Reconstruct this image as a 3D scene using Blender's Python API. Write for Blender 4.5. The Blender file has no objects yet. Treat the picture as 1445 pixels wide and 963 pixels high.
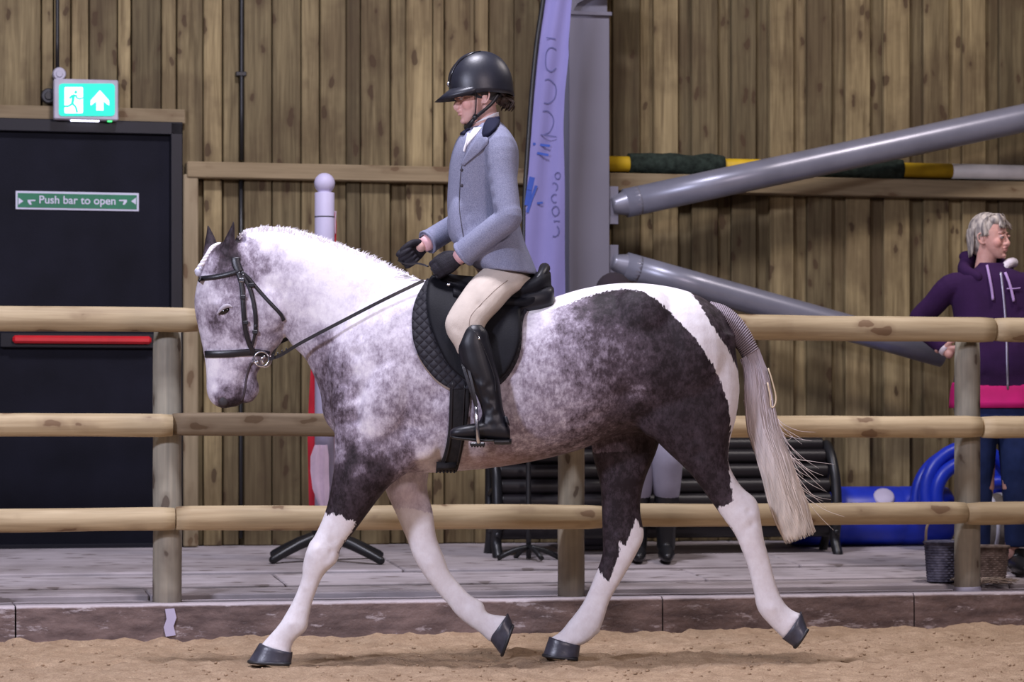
import bpy, bmesh, math, random
import numpy as np
from mathutils import Vector, Matrix, noise
from mathutils.bvhtree import BVHTree
random.seed(7)
C = bpy.context.scene.collection
SC = bpy.context.scene

# ---------------------------------------------------------------- camera, world, lights
F, CX, HY, D, H = 4000.0, 722.5, 603.0, 12.0, 0.985
cam_d = bpy.data.cameras.new('camera'); cam = bpy.data.objects.new('camera', cam_d); C.objects.link(cam)
cam.location = (0, -D, H); cam.rotation_euler = (math.pi/2, 0, 0)
cam_d.sensor_width = 36.0; cam_d.lens = F/1445*36.0; cam_d.shift_y = (HY-481.5)/1445
cam_d.clip_end = 80
cam_d.dof.use_dof = True; cam_d.dof.focus_distance = 11.8; cam_d.dof.aperture_fstop = 4.0
SC.camera = cam
w = bpy.data.worlds.new('world'); SC.world = w; w.use_nodes = True
bg = w.node_tree.nodes['Background']; bg.inputs[0].default_value = (0.50, 0.46, 0.66, 1); bg.inputs[1].default_value = 0.065
SC.view_settings.view_transform = 'Standard'; SC.view_settings.look = 'None'
SC.view_settings.gamma = 1.0; SC.view_settings.exposure = 0.16; SC.view_settings.use_curve_mapping = False
def area(name, loc, target, size, power, col):
    l = bpy.data.lights.new(name, 'AREA'); l.shape = 'RECTANGLE'; l.size = size[0]; l.size_y = size[1]
    l.energy = power; l.color = col
    o = bpy.data.objects.new(name, l); C.objects.link(o); o.location = loc
    o.rotation_euler = (Vector(target)-Vector(loc)).to_track_quat('-Z', 'Y').to_euler()
    return o
# two added low front lights, then the high bay lamps under the arena roof
area('area_light', (-4.4, -6.0, 3.9), (-0.4, 0.1, 0.8), (0.8, 0.6), 365, (0.77, 0.79, 1.0))  # added key light, set low to reach the face under the peak
area('area_light', (2.4, -7.4, 3.9), (0.3, 0.1, 0.7), (0.8, 0.6), 150, (1.0, 0.84, 0.88))  # added frontal fill for the horse, not a roof lamp
area('area_light', (-0.6, -0.6, 6.2), (-0.6, -0.2, 0.0), (0.9, 0.7), 290, (0.88, 0.86, 1.0))
area('area_light', (3.4, 1.6, 5.4), (2.6, 2.4, 0.0), (0.7, 0.5), 90, (1.0, 0.90, 0.88))

# ---------------------------------------------------------------- frames and helpers
ANG = math.atan(0.2355); CA, SA = math.cos(ANG), math.sin(ANG)
RZ = Matrix.Rotation(ANG, 4, 'Z')
V_KERB, V_FENCE, V_WALL = 1.34, 1.49, 3.93
def P(x, y, Y=0.0):                       # point of the world plane Y seen in direction (x, y)
    d = D+Y
    return Vector(((x-CX)/F*d, Y, H+(HY-y)/F*d))
def Yat(x, v):
    k = (x-CX)/F
    return (v+D*k*SA)/(CA-k*SA)
def Q(x, y, v): return P(x, y, Yat(x, v))  # same, on the plane parallel to the wall at distance v
def UZ(x, y, v):
    p = Q(x, y, v); return p.x*CA+p.y*SA, p.z
def W(u, v, z): return Vector((u*CA-v*SA, u*SA+v*CA, z))
def fl(v): return 0.17+0.062*(v-V_KERB)   # the walkway rises slightly towards the wall

def mkmesh(name, bm_or_me):
    if isinstance(bm_or_me, bpy.types.Mesh): return bm_or_me
    me = bpy.data.meshes.new(name); bm_or_me.normal_update(); bm_or_me.to_mesh(me); bm_or_me.free(); return me
def smooth(me, on=True):
    me.polygons.foreach_set('use_smooth', [on]*len(me.polygons)); me.update()
def tag(o, label=None, cat=None, group=None, kind=None):
    if label: o['label'] = label
    if cat: o['category'] = cat
    if group: o['group'] = group
    if kind: o['kind'] = kind
    return o
def thing(name, label, cat, loc=(0, 0, 0), rotz=0.0, group=None, kind=None):
    o = bpy.data.objects.new(name, None); C.objects.link(o); o.empty_display_size = 0.1
    o.location = loc; o.rotation_euler = (0, 0, rotz)
    return tag(o, label, cat, group, kind)
def wm(o):
    m = Matrix.LocRotScale(o.location, o.rotation_euler, o.scale)
    return wm(o.parent) @ m if o.parent else m
def part(name, geo, m, parent=None, sm=True, label=None, kind=None, mods=None):
    """link geometry given in WORLD coordinates as one mesh object below its parent"""
    me = mkmesh(name, geo)
    if parent: me.transform(wm(parent).inverted())
    if m and not me.materials: me.materials.append(m)
    smooth(me, sm)
    o = bpy.data.objects.new(name, me); C.objects.link(o)
    if parent: o.parent = parent
    if label: o['label'] = label
    if kind: o['kind'] = kind
    return o
def solo(name, geo, m, loc, label, cat, group=None, kind=None, sm=True, rotz=0.0):
    """a top-level thing that is one mesh, its origin at its base"""
    me = mkmesh(name, geo); mm = Matrix.Translation(loc) @ Matrix.Rotation(rotz, 4, 'Z')
    me.transform(mm.inverted())
    if m and not me.materials: me.materials.append(m)
    smooth(me, sm)
    o = bpy.data.objects.new(name, me); C.objects.link(o); o.location = loc; o.rotation_euler = (0, 0, rotz)
    return tag(o, label, cat, group, kind)

def box(bm, lo, hi, bevel=0.0, M=None):
    x0, y0, z0 = lo; x1, y1, z1 = hi
    vs = [bm.verts.new(p) for p in ((x0,y0,z0),(x1,y0,z0),(x1,y1,z0),(x0,y1,z0),(x0,y0,z1),(x1,y0,z1),(x1,y1,z1),(x0,y1,z1))]
    fs = [bm.faces.new([vs[i] for i in f]) for f in ((0,3,2,1),(4,5,6,7),(0,1,5,4),(1,2,6,5),(2,3,7,6),(3,0,4,7))]
    if bevel > 0:
        es = list({e for f in fs for e in f.edges})
        r = bmesh.ops.bevel(bm, geom=es, offset=bevel, segments=1, affect='EDGES', profile=0.5)
        vs = list({v for f in r['faces'] for v in f.verts} | {v for v in vs if v.is_valid})
    if M: bmesh.ops.transform(bm, matrix=M, verts=[v for v in vs if v.is_valid])
    return bm
def boxuv(u0, u1, v0, v1, z0, z1, bevel=0.0):
    bm = bmesh.new(); box(bm, (min(u0,u1), v0, z0), (max(u0,u1), v1, z1), bevel)
    bm.transform(RZ); return bm
def rings(bm, rs, cap=True, closed=True):
    vr = [[bm.verts.new(p) for p in r] for r in rs]; n = len(rs[0])
    for a, b in zip(vr, vr[1:]):
        for i in range(n if closed else n-1):
            j = (i+1) % n; bm.faces.new((a[i], a[j], b[j], b[i]))
    if cap:
        for r, rev in ((vr[0], True), (vr[-1], False)):
            c = sum((v.co for v in r), Vector())/n; cv = bm.verts.new(c)
            for i in range(n):
                j = (i+1) % n
                bm.faces.new((r[j], r[i], cv) if rev else (r[i], r[j], cv))
    return vr
def catmull(pts, k):
    a = np.array(pts, float)
    if len(a) < 3 or k <= 1: 
        if k <= 1: return a
        t = np.linspace(0, 1, k*(len(a)-1)+1)[:, None]; return a[0]*(1-t)+a[-1]*t
    e = np.vstack([2*a[0]-a[1], a, 2*a[-1]-a[-2]]); out = []
    for i in range(len(a)-1):
        p0, p1, p2, p3 = e[i], e[i+1], e[i+2], e[i+3]
        for j in range(k):
            t = j/k
            out.append(0.5*((2*p1)+(-p0+p2)*t+(2*p0-5*p1+4*p2-p3)*t*t+(-p0+3*p1-3*p2+p3)*t**3))
    out.append(a[-1]); return np.array(out)
def loft(bm, secs, k=4, n=24, ex=2.2):
    """secs: (ax, ay, bx, by, halfwidth, yc) outline pairs; sections are superellipses across Y"""
    for s in catmull(secs, k): pass
    rs = []
    for ax, ay, bx, by, hw, yc in catmull(secs, k):
        a = P(ax, ay, yc); b = P(bx, by, yc); c = (a+b)/2; h = (b-a)/2; r = []
        for i in range(n):
            t = 2*math.pi*i/n; ct, st = math.cos(t), math.sin(t)
            ct = math.copysign(abs(ct)**(2/ex), ct); st = math.copysign(abs(st)**(2/ex), st)
            r.append(c+h*ct+Vector((0, hw*st, 0)))
        rs.append(r)
    rings(bm, rs)
def frames(pts):
    out = []; up = None
    for i in range(len(pts)):
        t = (pts[min(i+1, len(pts)-1)]-pts[max(i-1, 0)]).normalized()
        if up is None:
            up = Vector((0, 0, 1)) if abs(t.z) < 0.9 else Vector((0, 1, 0))
        n = (up-t*up.dot(t)).normalized(); up = n
        out.append((t, n, t.cross(n)))
    return out
def tube(bm, pts, rad, n=10, k=4, flat=1.0, caps=True, dome=False):
    """round tube through 3D points; rad a number or one per point"""
    pts = [Vector(p) for p in pts]
    if not hasattr(rad, '__len__'): rad = [rad]*len(pts)
    a = catmull([list(p)+[r] for p, r in zip(pts, rad)], k)
    ps = [Vector(q[:3]) for q in a]; fr = frames(ps); rs = []
    if dome:
        t0, t1 = fr[0][0], fr[-1][0]; r0, r1 = a[0][3], a[-1][3]
        pre = [(ps[0]-t0*r0*s, r0*c, fr[0]) for s, c in ((0.95, 0.3), (0.7, 0.71), (0.38, 0.92))]
        post = [(ps[-1]+t1*r1*s, r1*c, fr[-1]) for s, c in ((0.38, 0.92), (0.7, 0.71), (0.95, 0.3))]
        allr = pre+[(p, q[3], f) for p, q, f in zip(ps, a, fr)]+post
    else: allr = [(p, q[3], f) for p, q, f in zip(ps, a, fr)]
    for p, r, (t, nn, b) in allr:
        rs.append([p+nn*(r*math.cos(2*math.pi*i/n))+b*(r*flat*math.sin(2*math.pi*i/n)) for i in range(n)])
    rings(bm, rs, cap=caps)
def ell(bm, c, r, M=None, seg=16):
    m = Matrix.Translation(c) @ (M.to_4x4() if M else Matrix()) @ Matrix.Diagonal((r[0], r[1], r[2], 1))
    bmesh.ops.create_uvsphere(bm, u_segments=seg, v_segments=max(8, seg*3//4), radius=1.0, matrix=m)
def fuse(bm, voxel, it=4, fac=0.5):
    """union of closed shapes into one continuous surface"""
    me = mkmesh('tmp', bm); o = bpy.data.objects.new('tmp', me); C.objects.link(o)
    r = o.modifiers.new('r', 'REMESH'); r.mode = 'VOXEL'; r.voxel_size = voxel
    if it:
        s = o.modifiers.new('s', 'SMOOTH'); s.factor = fac; s.iterations = it
    dg = bpy.context.evaluated_depsgraph_get(); dg.update()
    out = bpy.data.meshes.new_from_object(o.evaluated_get(dg))
    bpy.data.objects.remove(o); bpy.data.meshes.remove(me); return out
def coords(me):
    a = np.empty(len(me.vertices)*3); me.vertices.foreach_get('co', a); return a.reshape(-1, 3)
def setco(me, a): me.vertices.foreach_set('co', a.ravel()); me.update()
def normals(me):
    a = np.empty(len(me.vertices)*3); me.vertices.foreach_get('normal', a); return a.reshape(-1, 3)
def dent(me, spots):
    """push the skin in (+) or out (-) around points: (point, depth, radius)"""
    a = coords(me); n = normals(me)
    for p, d, r in spots:
        q = ((a-np.array(p))**2).sum(1); a = a-n*(d*np.exp(-q/(r*r)))[:, None]
    setco(me, a)
def attr(me, name, vals):
    at = me.attributes.new(name, 'FLOAT', 'POINT'); at.data.foreach_set('value', np.asarray(vals, np.float32))
def bvh(me):
    return BVHTree.FromPolygons([v.co for v in me.vertices], [p.vertices for p in me.polygons])
CAM = Vector((0, -D, H))
def hit(tree, x, y, fallY=-0.1):
    d = (P(x, y, 0)-CAM).normalized(); loc, nor, i, dist = tree.ray_cast(CAM, d)
    if loc is None:
        p = P(x, y, fallY); loc, nor, i, dist = tree.find_nearest(p)
        if (loc-p).length > 0.02: loc = loc.lerp(p, 0.5)
    return loc, nor
def mirror(me_or_bm):
    m = Matrix.Diagonal((1, -1, 1, 1))
    if isinstance(me_or_bm, bmesh.types.BMesh):
        me_or_bm.transform(m); bmesh.ops.reverse_faces(me_or_bm, faces=me_or_bm.faces[:]); return me_or_bm
    me_or_bm.transform(m); me_or_bm.flip_normals(); return me_or_bm
def strap(tree, pts, width, off=0.004, thick=0.004, k=5, bm=None, nrm=None):
    """a leather strap laid on a surface along picture points"""
    bm = bm or bmesh.new(); pp = catmull([list(p) for p in pts], k); L = []
    for x, y in pp: L.append(hit(tree, x, y))
    c = [l+n*off for l, n in L]; ns = [n for l, n in L]
    for _ in range(2):
        c = [c[0]]+[(c[i-1]+c[i]*2+c[i+1])/4 for i in range(1, len(c)-1)]+[c[-1]]
        ns = [ns[0]]+[((ns[i-1]+ns[i]*2+ns[i+1])/4).normalized() for i in range(1, len(ns)-1)]+[ns[-1]]
    rs = []
    for i in range(len(c)):
        t = (c[min(i+1, len(c)-1)]-c[max(i-1, 0)]).normalized(); s = t.cross(ns[i]).normalized(); n = s.cross(t)
        if n.dot(ns[i]) < 0: n = -n
        w2 = width/2
        rs.append([c[i]+s*w2, c[i]+s*w2*0.8+n*thick, c[i]-s*w2*0.8+n*thick, c[i]-s*w2, c[i]-s*w2*0.9-n*thick, c[i]+s*w2*0.9-n*thick])
    rings(bm, rs); return bm
def patch(tree, rows, nc=20, k=5, off=0.01, thick=0.01, bow=0.0):
    """a panel laid on a surface; rows of (y, x_left, x_right) or (xl, yl, xr, yr)"""
    rows = [(r[1], r[0], r[2], r[0]) if len(r) == 3 else r for r in rows]
    rr = catmull(rows, k); g = []
    for xl, yl, xr, yr in rr:
        row = []
        for j in range(nc+1):
            s = j/nc; l, n = hit(tree, xl+(xr-xl)*s, yl+(yr-yl)*s); row.append((l+n*off, n))
        g.append(row)
    co = np.array([[list(c) for c, n in r] for r in g]); no = np.array([[list(n) for c, n in r] for r in g])
    for _ in range(3):
        for A in (co, no):
            A[1:-1, 1:-1] = (A[1:-1, 1:-1]*2+A[:-2, 1:-1]+A[2:, 1:-1]+A[1:-1, :-2]+A[1:-1, 2:])/6
            A[1:-1, 0] = (A[1:-1, 0]*2+A[:-2, 0]+A[2:, 0])/4; A[1:-1, -1] = (A[1:-1, -1]*2+A[:-2, -1]+A[2:, -1])/4
    no /= np.linalg.norm(no, axis=2)[:, :, None]+1e-9
    R, Cn = co.shape[:2]; bm = bmesh.new()
    top = [[bm.verts.new(co[i, j]+no[i, j]*thick*(0.55 if (i in (0, R-1) or j in (0, Cn-1)) else 1)) for j in range(Cn)] for i in range(R)]
    bot = [[bm.verts.new(co[i, j]-no[i, j]*thick*0.3) for j in range(Cn)] for i in range(R)]
    for i in range(R-1):
        for j in range(Cn-1):
            bm.faces.new((top[i][j], top[i+1][j], top[i+1][j+1], top[i][j+1]))
            bm.faces.new((bot[i][j], bot[i][j+1], bot[i+1][j+1], bot[i+1][j]))
    def side(a, b):
        for i in range(len(a)-1):
            try: bm.faces.new((a[i], a[i+1], b[i+1], b[i]))
            except ValueError: pass
    side(top[0], bot[0]); side(bot[-1], top[-1])
    side([r[0] for r in bot], [r[0] for r in top]); side([r[-1] for r in top], [r[-1] for r in bot])
    bmesh.ops.recalc_face_normals(bm, faces=bm.faces[:]); return bm

# ---------------------------------------------------------------- materials
class NT:
    def __init__(s, name, rough=0.6, spec=0.5, metal=0.0):
        s.m = bpy.data.materials.new(name); s.m.use_nodes = True; s.t = s.m.node_tree
        s.b = s.t.nodes['Principled BSDF']; s.b.inputs['Roughness'].default_value = rough
        s.b.inputs['Specular IOR Level'].default_value = spec; s.b.inputs['Metallic'].default_value = metal
    def n(s, typ, props=None, **ins):
        nd = s.t.nodes.new('ShaderNode'+typ)
        for k_, v in (props or {}).items(): setattr(nd, k_, v)
        for k_, v in ins.items():
            k_ = int(k_[1:]) if k_[0] == 'i' and k_[1:].isdigit() else k_.replace('_', ' ')
            s.set(nd.inputs[k_], v)
        return nd
    def set(s, inp, v):
        if isinstance(v, bpy.types.NodeSocket): s.t.links.new(v, inp)
        elif isinstance(v, bpy.types.Node): s.t.links.new(v.outputs[0], inp)
        else:
            if isinstance(v, tuple) and len(v) == 3 and inp.type == 'RGBA': v = v+(1,)
            inp.default_value = v
    def math(s, op, a, b=0.0, clamp=False):
        return s.n('Math', dict(operation=op, use_clamp=clamp), i0=a, i1=b).outputs[0]
    def obj(s): return s.n('TexCoord').outputs['Object']
    def map(s, vec, scale=(1, 1, 1), loc=None):
        nd = s.n('Mapping'); s.set(nd.inputs['Vector'], vec); nd.inputs['Scale'].default_value = scale
        if loc is not None: s.set(nd.inputs['Location'], loc)
        return nd.outputs[0]
    def noise(s, vec, scale=5, detail=3, rough=0.5, dist=0.0):
        nd = s.n('TexNoise'); s.set(nd.inputs['Vector'], vec); nd.inputs['Scale'].default_value = scale
        nd.inputs['Detail'].default_value = detail; nd.inputs['Roughness'].default_value = rough
        nd.inputs['Distortion'].default_value = dist; return nd.outputs[0]
    def voro(s, vec, scale=5, feature='F1'):
        nd = s.n('TexVoronoi', dict(feature=feature)); s.set(nd.inputs['Vector'], vec); nd.inputs['Scale'].default_value = scale
        return nd.outputs[0]
    def ramp(s, fac, stops, interp='LINEAR'):
        nd = s.n('ValToRGB'); s.set(nd.inputs[0], fac); cr = nd.color_ramp; cr.interpolation = interp
        while len(cr.elements) < len(stops): cr.elements.new(0.5)
        for e, (p, c) in zip(cr.elements, stops):
            e.position = p; e.color = tuple(c)+(1,) if len(c) == 3 else c
        return nd.outputs[0]
    def mr(s, v, a, b, c=0.0, d=1.0, sm=False):
        nd = s.n('MapRange', dict(interpolation_type='SMOOTHSTEP' if sm else 'LINEAR'))
        s.set(nd.inputs[0], v)
        for i, q in zip((1, 2, 3, 4), (a, b, c, d)): s.set(nd.inputs[i], q)
        return nd.outputs[0]
    def mix(s, f, a, b, blend='MIX'):
        nd = s.n('Mix', dict(data_type='RGBA', blend_type=blend)); s.set(nd.inputs[0], f); s.set(nd.inputs[6], a); s.set(nd.inputs[7], b)
        return nd.outputs[2]
    def rnd(s): return s.n('ObjectInfo').outputs['Random']
    def col(s, c): s.set(s.b.inputs['Base Color'], c); return s
    def rough(s, r): s.set(s.b.inputs['Roughness'], r); return s
    def bump(s, h, strength=0.3, dist=0.01):
        nd = s.n('Bump'); nd.inputs['Strength'].default_value = strength; nd.inputs['Distance'].default_value = dist
        s.set(nd.inputs['Height'], h); s.t.links.new(nd.outputs[0], s.b.inputs['Normal']); return s
def plain(name, c, rough=0.6, spec=0.5, metal=0.0, var=0.12, sc=8.0, bump=0.0, bsc=60.0):
    m = NT(name, rough, spec, metal); o = m.obj(); nz = m.noise(o, sc, 3)
    f = m.mr(nz, 0.3, 0.7, 1-var, 1+var)
    m.col(m.mix(1.0, c, m.n('CombineColor', None, i0=f, i1=f, i2=f).outputs[0], 'MULTIPLY'))
    if bump: m.bump(m.noise(o, bsc, 3), bump, 0.004)
    return m.m
def emit(name, c, st):
    m = NT(name, 0.4); m.col(c); m.set(m.b.inputs['Emission Color'], c); m.b.inputs['Emission Strength'].default_value = st; return m.m
def wood(name, c1, c2, knot, axis=2, rough=0.7, tone=0.35, grime=0.0, ks=1.0):
    m = NT(name, rough, 0.3); o = m.obj(); r = m.rnd()
    off = m.n('CombineXYZ', None, i0=m.math('MULTIPLY', r, 37.0), i1=m.math('MULTIPLY', r, 71.0), i2=m.math('MULTIPLY', r, 53.0)).outputs[0]
    sc = [14.0, 14.0, 14.0]; sc[axis] = 0.9
    g = m.noise(m.map(o, tuple(sc), off), 1.6, 4, 0.6, 0.6)
    sc2 = [60.0]*3; sc2[axis] = 2.5
    g2 = m.noise(m.map(o, tuple(sc2), off), 1.0, 2, 0.5)
    gg = m.math('ADD', m.math('MULTIPLY', g, 0.7), m.math('MULTIPLY', g2, 0.3))
    c = m.mix(m.mr(gg, 0.36, 0.64), c1, c2)
    tv = m.mr(r, 0, 1, 1-tone, 1+tone*0.6); rv = m.n('CombineColor', None, i0=tv, i1=tv, i2=tv).outputs[0]
    c = m.mix(1.0, c, rv, 'MULTIPLY')
    ksc = [11.0*ks]*3; ksc[axis] = 4.6*ks
    wo_ = m.n('VectorMath', dict(operation='ADD'), i0=m.map(o, tuple(ksc), off), i1=m.n('VectorMath', dict(operation='SCALE'), i0=m.n('TexNoise', None, Vector=o, Scale=11.0).outputs[1], Scale=0.5).outputs[0]).outputs[0]
    kd = m.math('ADD', m.voro(wo_, 1.0), m.math('MULTIPLY', m.noise(o, 3.1, 1), 0.22))
    km = m.math('ADD', m.mr(kd, 0.23, 0.31, 1.0, 0.0, True), m.mr(kd, 0.23, 0.52, 0.45, 0.0, True), True)
    c = m.mix(m.math('MULTIPLY', km, 0.85), c, knot)
    if grime:
        gr = m.mr(m.noise(o, 2.2, 4, 0.6), 0.42, 0.62, 0.0, grime, True)
        c = m.mix(gr, c, knot)
    m.col(c); m.bump(m.math('SUBTRACT', gg, m.math('MULTIPLY', km, 0.3)), 0.35, 0.006); return m.m

M_WALL = wood('weathered_wall_timber', (0.125, 0.090, 0.042), (0.285, 0.220, 0.112), (0.055, 0.030, 0.014), 2, 0.75, 0.55, 0.4)
M_BEAM = wood('beam_timber', (0.19, 0.14, 0.078), (0.27, 0.205, 0.12), (0.12, 0.07, 0.035), 0, 0.75, 0.15)
M_JAMB = wood('jamb_timber', (0.22, 0.17, 0.10), (0.30, 0.235, 0.145), (0.12, 0.07, 0.035), 2, 0.75, 0.1)
M_RAIL = wood('rail_timber', (0.36, 0.27, 0.155), (0.54, 0.43, 0.265), (0.15, 0.085, 0.045), 0, 0.6, 0.14, 0.0, 0.8)
M_RAILD = wood('old_rail_timber', (0.16, 0.115, 0.07), (0.23, 0.17, 0.105), (0.08, 0.045, 0.02), 0, 0.7, 0.1, 0.0, 0.8)
M_POST = wood('post_timber', (0.29, 0.275, 0.225), (0.44, 0.40, 0.31), (0.08, 0.055, 0.04), 2, 0.65, 0.15, 0.25)
M_DECK = wood('worn_deck', (0.40, 0.35, 0.36), (0.58, 0.52, 0.54), (0.15, 0.12, 0.11), 0, 0.85, 0.15, 0.3)
def kerb_mat():
    m = NT('kerb_timber', 0.85, 0.3); o = m.obj()
    c = m.mix(m.mr(m.noise(m.map(o, (1.5, 6, 6)), 3.0, 5, 0.65), 0.35, 0.65), (0.10, 0.07, 0.066), (0.235, 0.17, 0.155))
    nw = m.noise(m.map(o, (2.2, 3, 7)), 2.6, 6, 0.75)
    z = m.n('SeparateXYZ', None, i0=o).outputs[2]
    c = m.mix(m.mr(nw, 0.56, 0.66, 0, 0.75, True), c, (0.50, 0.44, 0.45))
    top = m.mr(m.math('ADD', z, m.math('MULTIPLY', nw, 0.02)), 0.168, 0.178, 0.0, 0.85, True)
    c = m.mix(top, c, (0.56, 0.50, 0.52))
    m.col(c); m.bump(m.noise(o, 24, 6, 0.7), 0.6, 0.012); return m.m
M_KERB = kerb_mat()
def sand_mat():
    m = NT('arena_sand', 0.95, 0.15); o = m.obj()
    n1 = m.noise(o, 9, 6, 0.7); n2 = m.noise(o, 120, 3, 0.7)
    c = m.mix(m.mr(n1, 0.32, 0.68), (0.40, 0.275, 0.17), (0.62, 0.455, 0.30))
    c = m.mix(m.mr(n2, 0.35, 0.7, 0.0, 0.55), c, (0.25, 0.155, 0.105))
    m.col(c); m.bump(m.math('ADD', n2, m.math('MULTIPLY', m.noise(o, 38, 5, 0.7), 1.4)), 0.8, 0.012); return m.m
M_SAND = sand_mat()
M_DOOR = plain('black_door_paint', (0.007, 0.007, 0.013), 0.65, 0.12, 0, 0.3, 3.0, 0.25, 160)
M_DFRAME = plain('door_frame_paint', (0.008, 0.008, 0.013), 0.4, 0.3)
M_STEEL = plain('grey_column_paint', (0.19, 0.185, 0.235), 0.5, 0.3, 0, 0.06, 2.0)
M_TUBE = plain('galvanised_tube', (0.22, 0.22, 0.27), 0.33, 0.6, 0.3, 0.12, 6.0)
M_BLACKP = plain('black_plastic', (0.012, 0.012, 0.014), 0.4)
M_BLACKG = plain('glossy_black_slat', (0.009, 0.007, 0.009), 0.42)
M_RED = plain('red_paint', (0.55, 0.012, 0.02), 0.4)
M_REDCL = plain('red_cloth', (0.50, 0.012, 0.03), 0.85)
M_WHITEP = plain('white_paint', (0.50, 0.46, 0.62), 0.5, 0.4, 0, 0.05)
M_CREAM = plain('white_pole_paint', (0.62, 0.58, 0.54), 0.5, 0.4, 0, 0.12)
M_YELLOW = plain('yellow_pole_paint', (0.58, 0.37, 0.015), 0.5, 0.4, 0, 0.2)
M_TURF = plain('dark_green_turf', (0.018, 0.026, 0.02), 0.95, 0.2, 0, 0.5, 30, 1.0, 90)
M_BLUE = plain('blue_plastic', (0.010, 0.035, 0.50), 0.38, 0.5, 0, 0.12)
M_LEATH = plain('black_leather', (0.014, 0.013, 0.017), 0.38, 0.5, 0, 0.2, 12, 0.15, 120)
M_SADDLE = plain('saddle_leather', (0.007, 0.007, 0.010), 0.62, 0.15, 0, 0.2, 10, 0.2, 150)
M_BOOT = plain('polished_boot_leather', (0.008, 0.008, 0.012), 0.44, 0.4, 0, 0.2, 10)
M_CHROME = plain('chrome_metal', (0.7, 0.7, 0.74), 0.2, 0.5, 1.0, 0.05)
M_IRON = plain('dark_iron', (0.05, 0.05, 0.055), 0.5, 0.5, 0.6)
M_SKIN = None
# ---------------------------------------------------------------- the setting
# arena floor: raked sand, banked a little against the kerb
def arena():
    xs = np.concatenate([np.linspace(-9, -2.4, 18)[:-1], np.arange(-2.4, 2.9, 0.017), np.linspace(2.9, 9, 16)[1:]])
    ys = np.concatenate([np.linspace(-13.5, -1.3, 26)[:-1], np.arange(-1.3, 2.2, 0.017)])
    bm_v = []; idx = {}
    for j, y in enumerate(ys):
        for i, x in enumerate(xs):
            p = Vector((x, y, 0)); v = y*CA-x*SA
            n = noise.fractal(p*3.0, 1.0, 2.0, 3)*0.020+noise.fractal(p*11.0, 1.0, 2.2, 4)*0.016
            bank = max(0.0, min(1.0, (v-0.95)/0.40)); bank = bank*bank*0.028
            d = 1.0
            for hx, hy in ((-1.03, -0.13), (0.22, 0.13)):
                q = ((x-hx)**2+(y-hy)**2)/0.02
                if q < 6: n -= 0.012*math.exp(-q)
            bm_v.append((x, y, n+bank-0.012))
    nx = len(xs); keep = [[(y*CA-x*SA) < 1.42 for x in xs] for y in ys]
    fs = [(j*nx+i, j*nx+i+1, (j+1)*nx+i+1, (j+1)*nx+i) for j in range(len(ys)-1) for i in range(nx-1) if keep[j][i]]
    me = bpy.data.meshes.new('floor'); me.from_pydata(bm_v, [], fs); return me
solo('floor', arena(), M_SAND, (0, 0, 0), 'raked brown sand floor of the riding arena', 'floor', kind='structure')
def clods():
    bm = bmesh.new(); rr = random.Random(4)
    for i in range(900):
        x = rr.uniform(-2.3, 2.6); y = rr.uniform(-1.2, 1.6)
        if y*CA-x*SA > 1.3: continue
        r = rr.uniform(0.003, 0.011); z = noise.fractal(Vector((x, y, 0))*3.0, 1.0, 2.0, 3)*0.02+noise.fractal(Vector((x, y, 0))*11, 1, 2.2, 4)*0.016-0.012
        v = y*CA-x*SA; b = max(0.0, min(1.0, (v-0.95)/0.40)); z += b*b*0.028
        m = Matrix.Translation((x, y, z+r*0.3)) @ Matrix.Rotation(rr.uniform(0, 6), 4, 'Z') @ Matrix.Diagonal((r, r*0.8, r*0.6, 1))
        bmesh.ops.create_icosphere(bm, subdivisions=1, radius=1.0, matrix=m)
    return bm
solo('sand_clods', clods(), M_SAND, (0, 0, 0), 'small loose clods of brown sand scattered over the arena floor', 'sand', kind='stuff')

def frame_thing(name, label, cat, x, y, v, kind=None, group=None):
    p = Q(x, y, v); return thing(name, label, cat, p, ANG, group, kind)
# kerb of heavy timbers
kerb = thing('kerb', 'low dark timber kerb between the sand and the walkway', 'kerb', (0, 0, 0), ANG, kind='structure')
us = [-5.2, -3.3]+[UZ(x, 870, V_KERB)[0] for x in (22, 935, 1290)]+[3.9, 6.4]
for a, b in zip(us, us[1:]):
    bm = bmesh.new(); n = max(2, int((b-a)/0.04)); rs = []
    for i in range(n+1):
        u = a+0.004+(b-a-0.008)*i/n; e = lambda s: noise.noise(Vector((u*5, s, 0)))*0.007
        rs.append([W(u, V_KERB+e(1), -0.1), W(u, V_KERB+e(2)*1.2, 0.06), W(u, V_KERB+e(3)+0.002, 0.158), W(u, V_KERB+0.016, 0.172+e(4)*0.6),
                   W(u, V_KERB+0.27, 0.174+e(5)*0.5), W(u, V_KERB+0.29, 0.165), W(u, V_KERB+0.29, -0.1)])
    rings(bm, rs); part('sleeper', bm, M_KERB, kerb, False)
# white paint dab on the kerb face
bm = bmesh.new(); pts = [(233, 860), (246, 859), (249, 872), (245, 884), (248, 897), (234, 899), (231, 886), (235, 874)]
f = [bm.verts.new(Q(x, y, V_KERB-0.012)) for x, y in pts]; g = [bm.verts.new(Q(x, y, V_KERB+0.003)) for x, y in pts]
bm.faces.new(f)
for i in range(8): bm.faces.new((f[i], g[i], g[(i+1) % 8], f[(i+1) % 8]))
bmesh.ops.recalc_face_normals(bm, faces=bm.faces[:])
part('paint_mark', bm, M_WHITEP, kerb, False, 'white paint dab')

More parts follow.
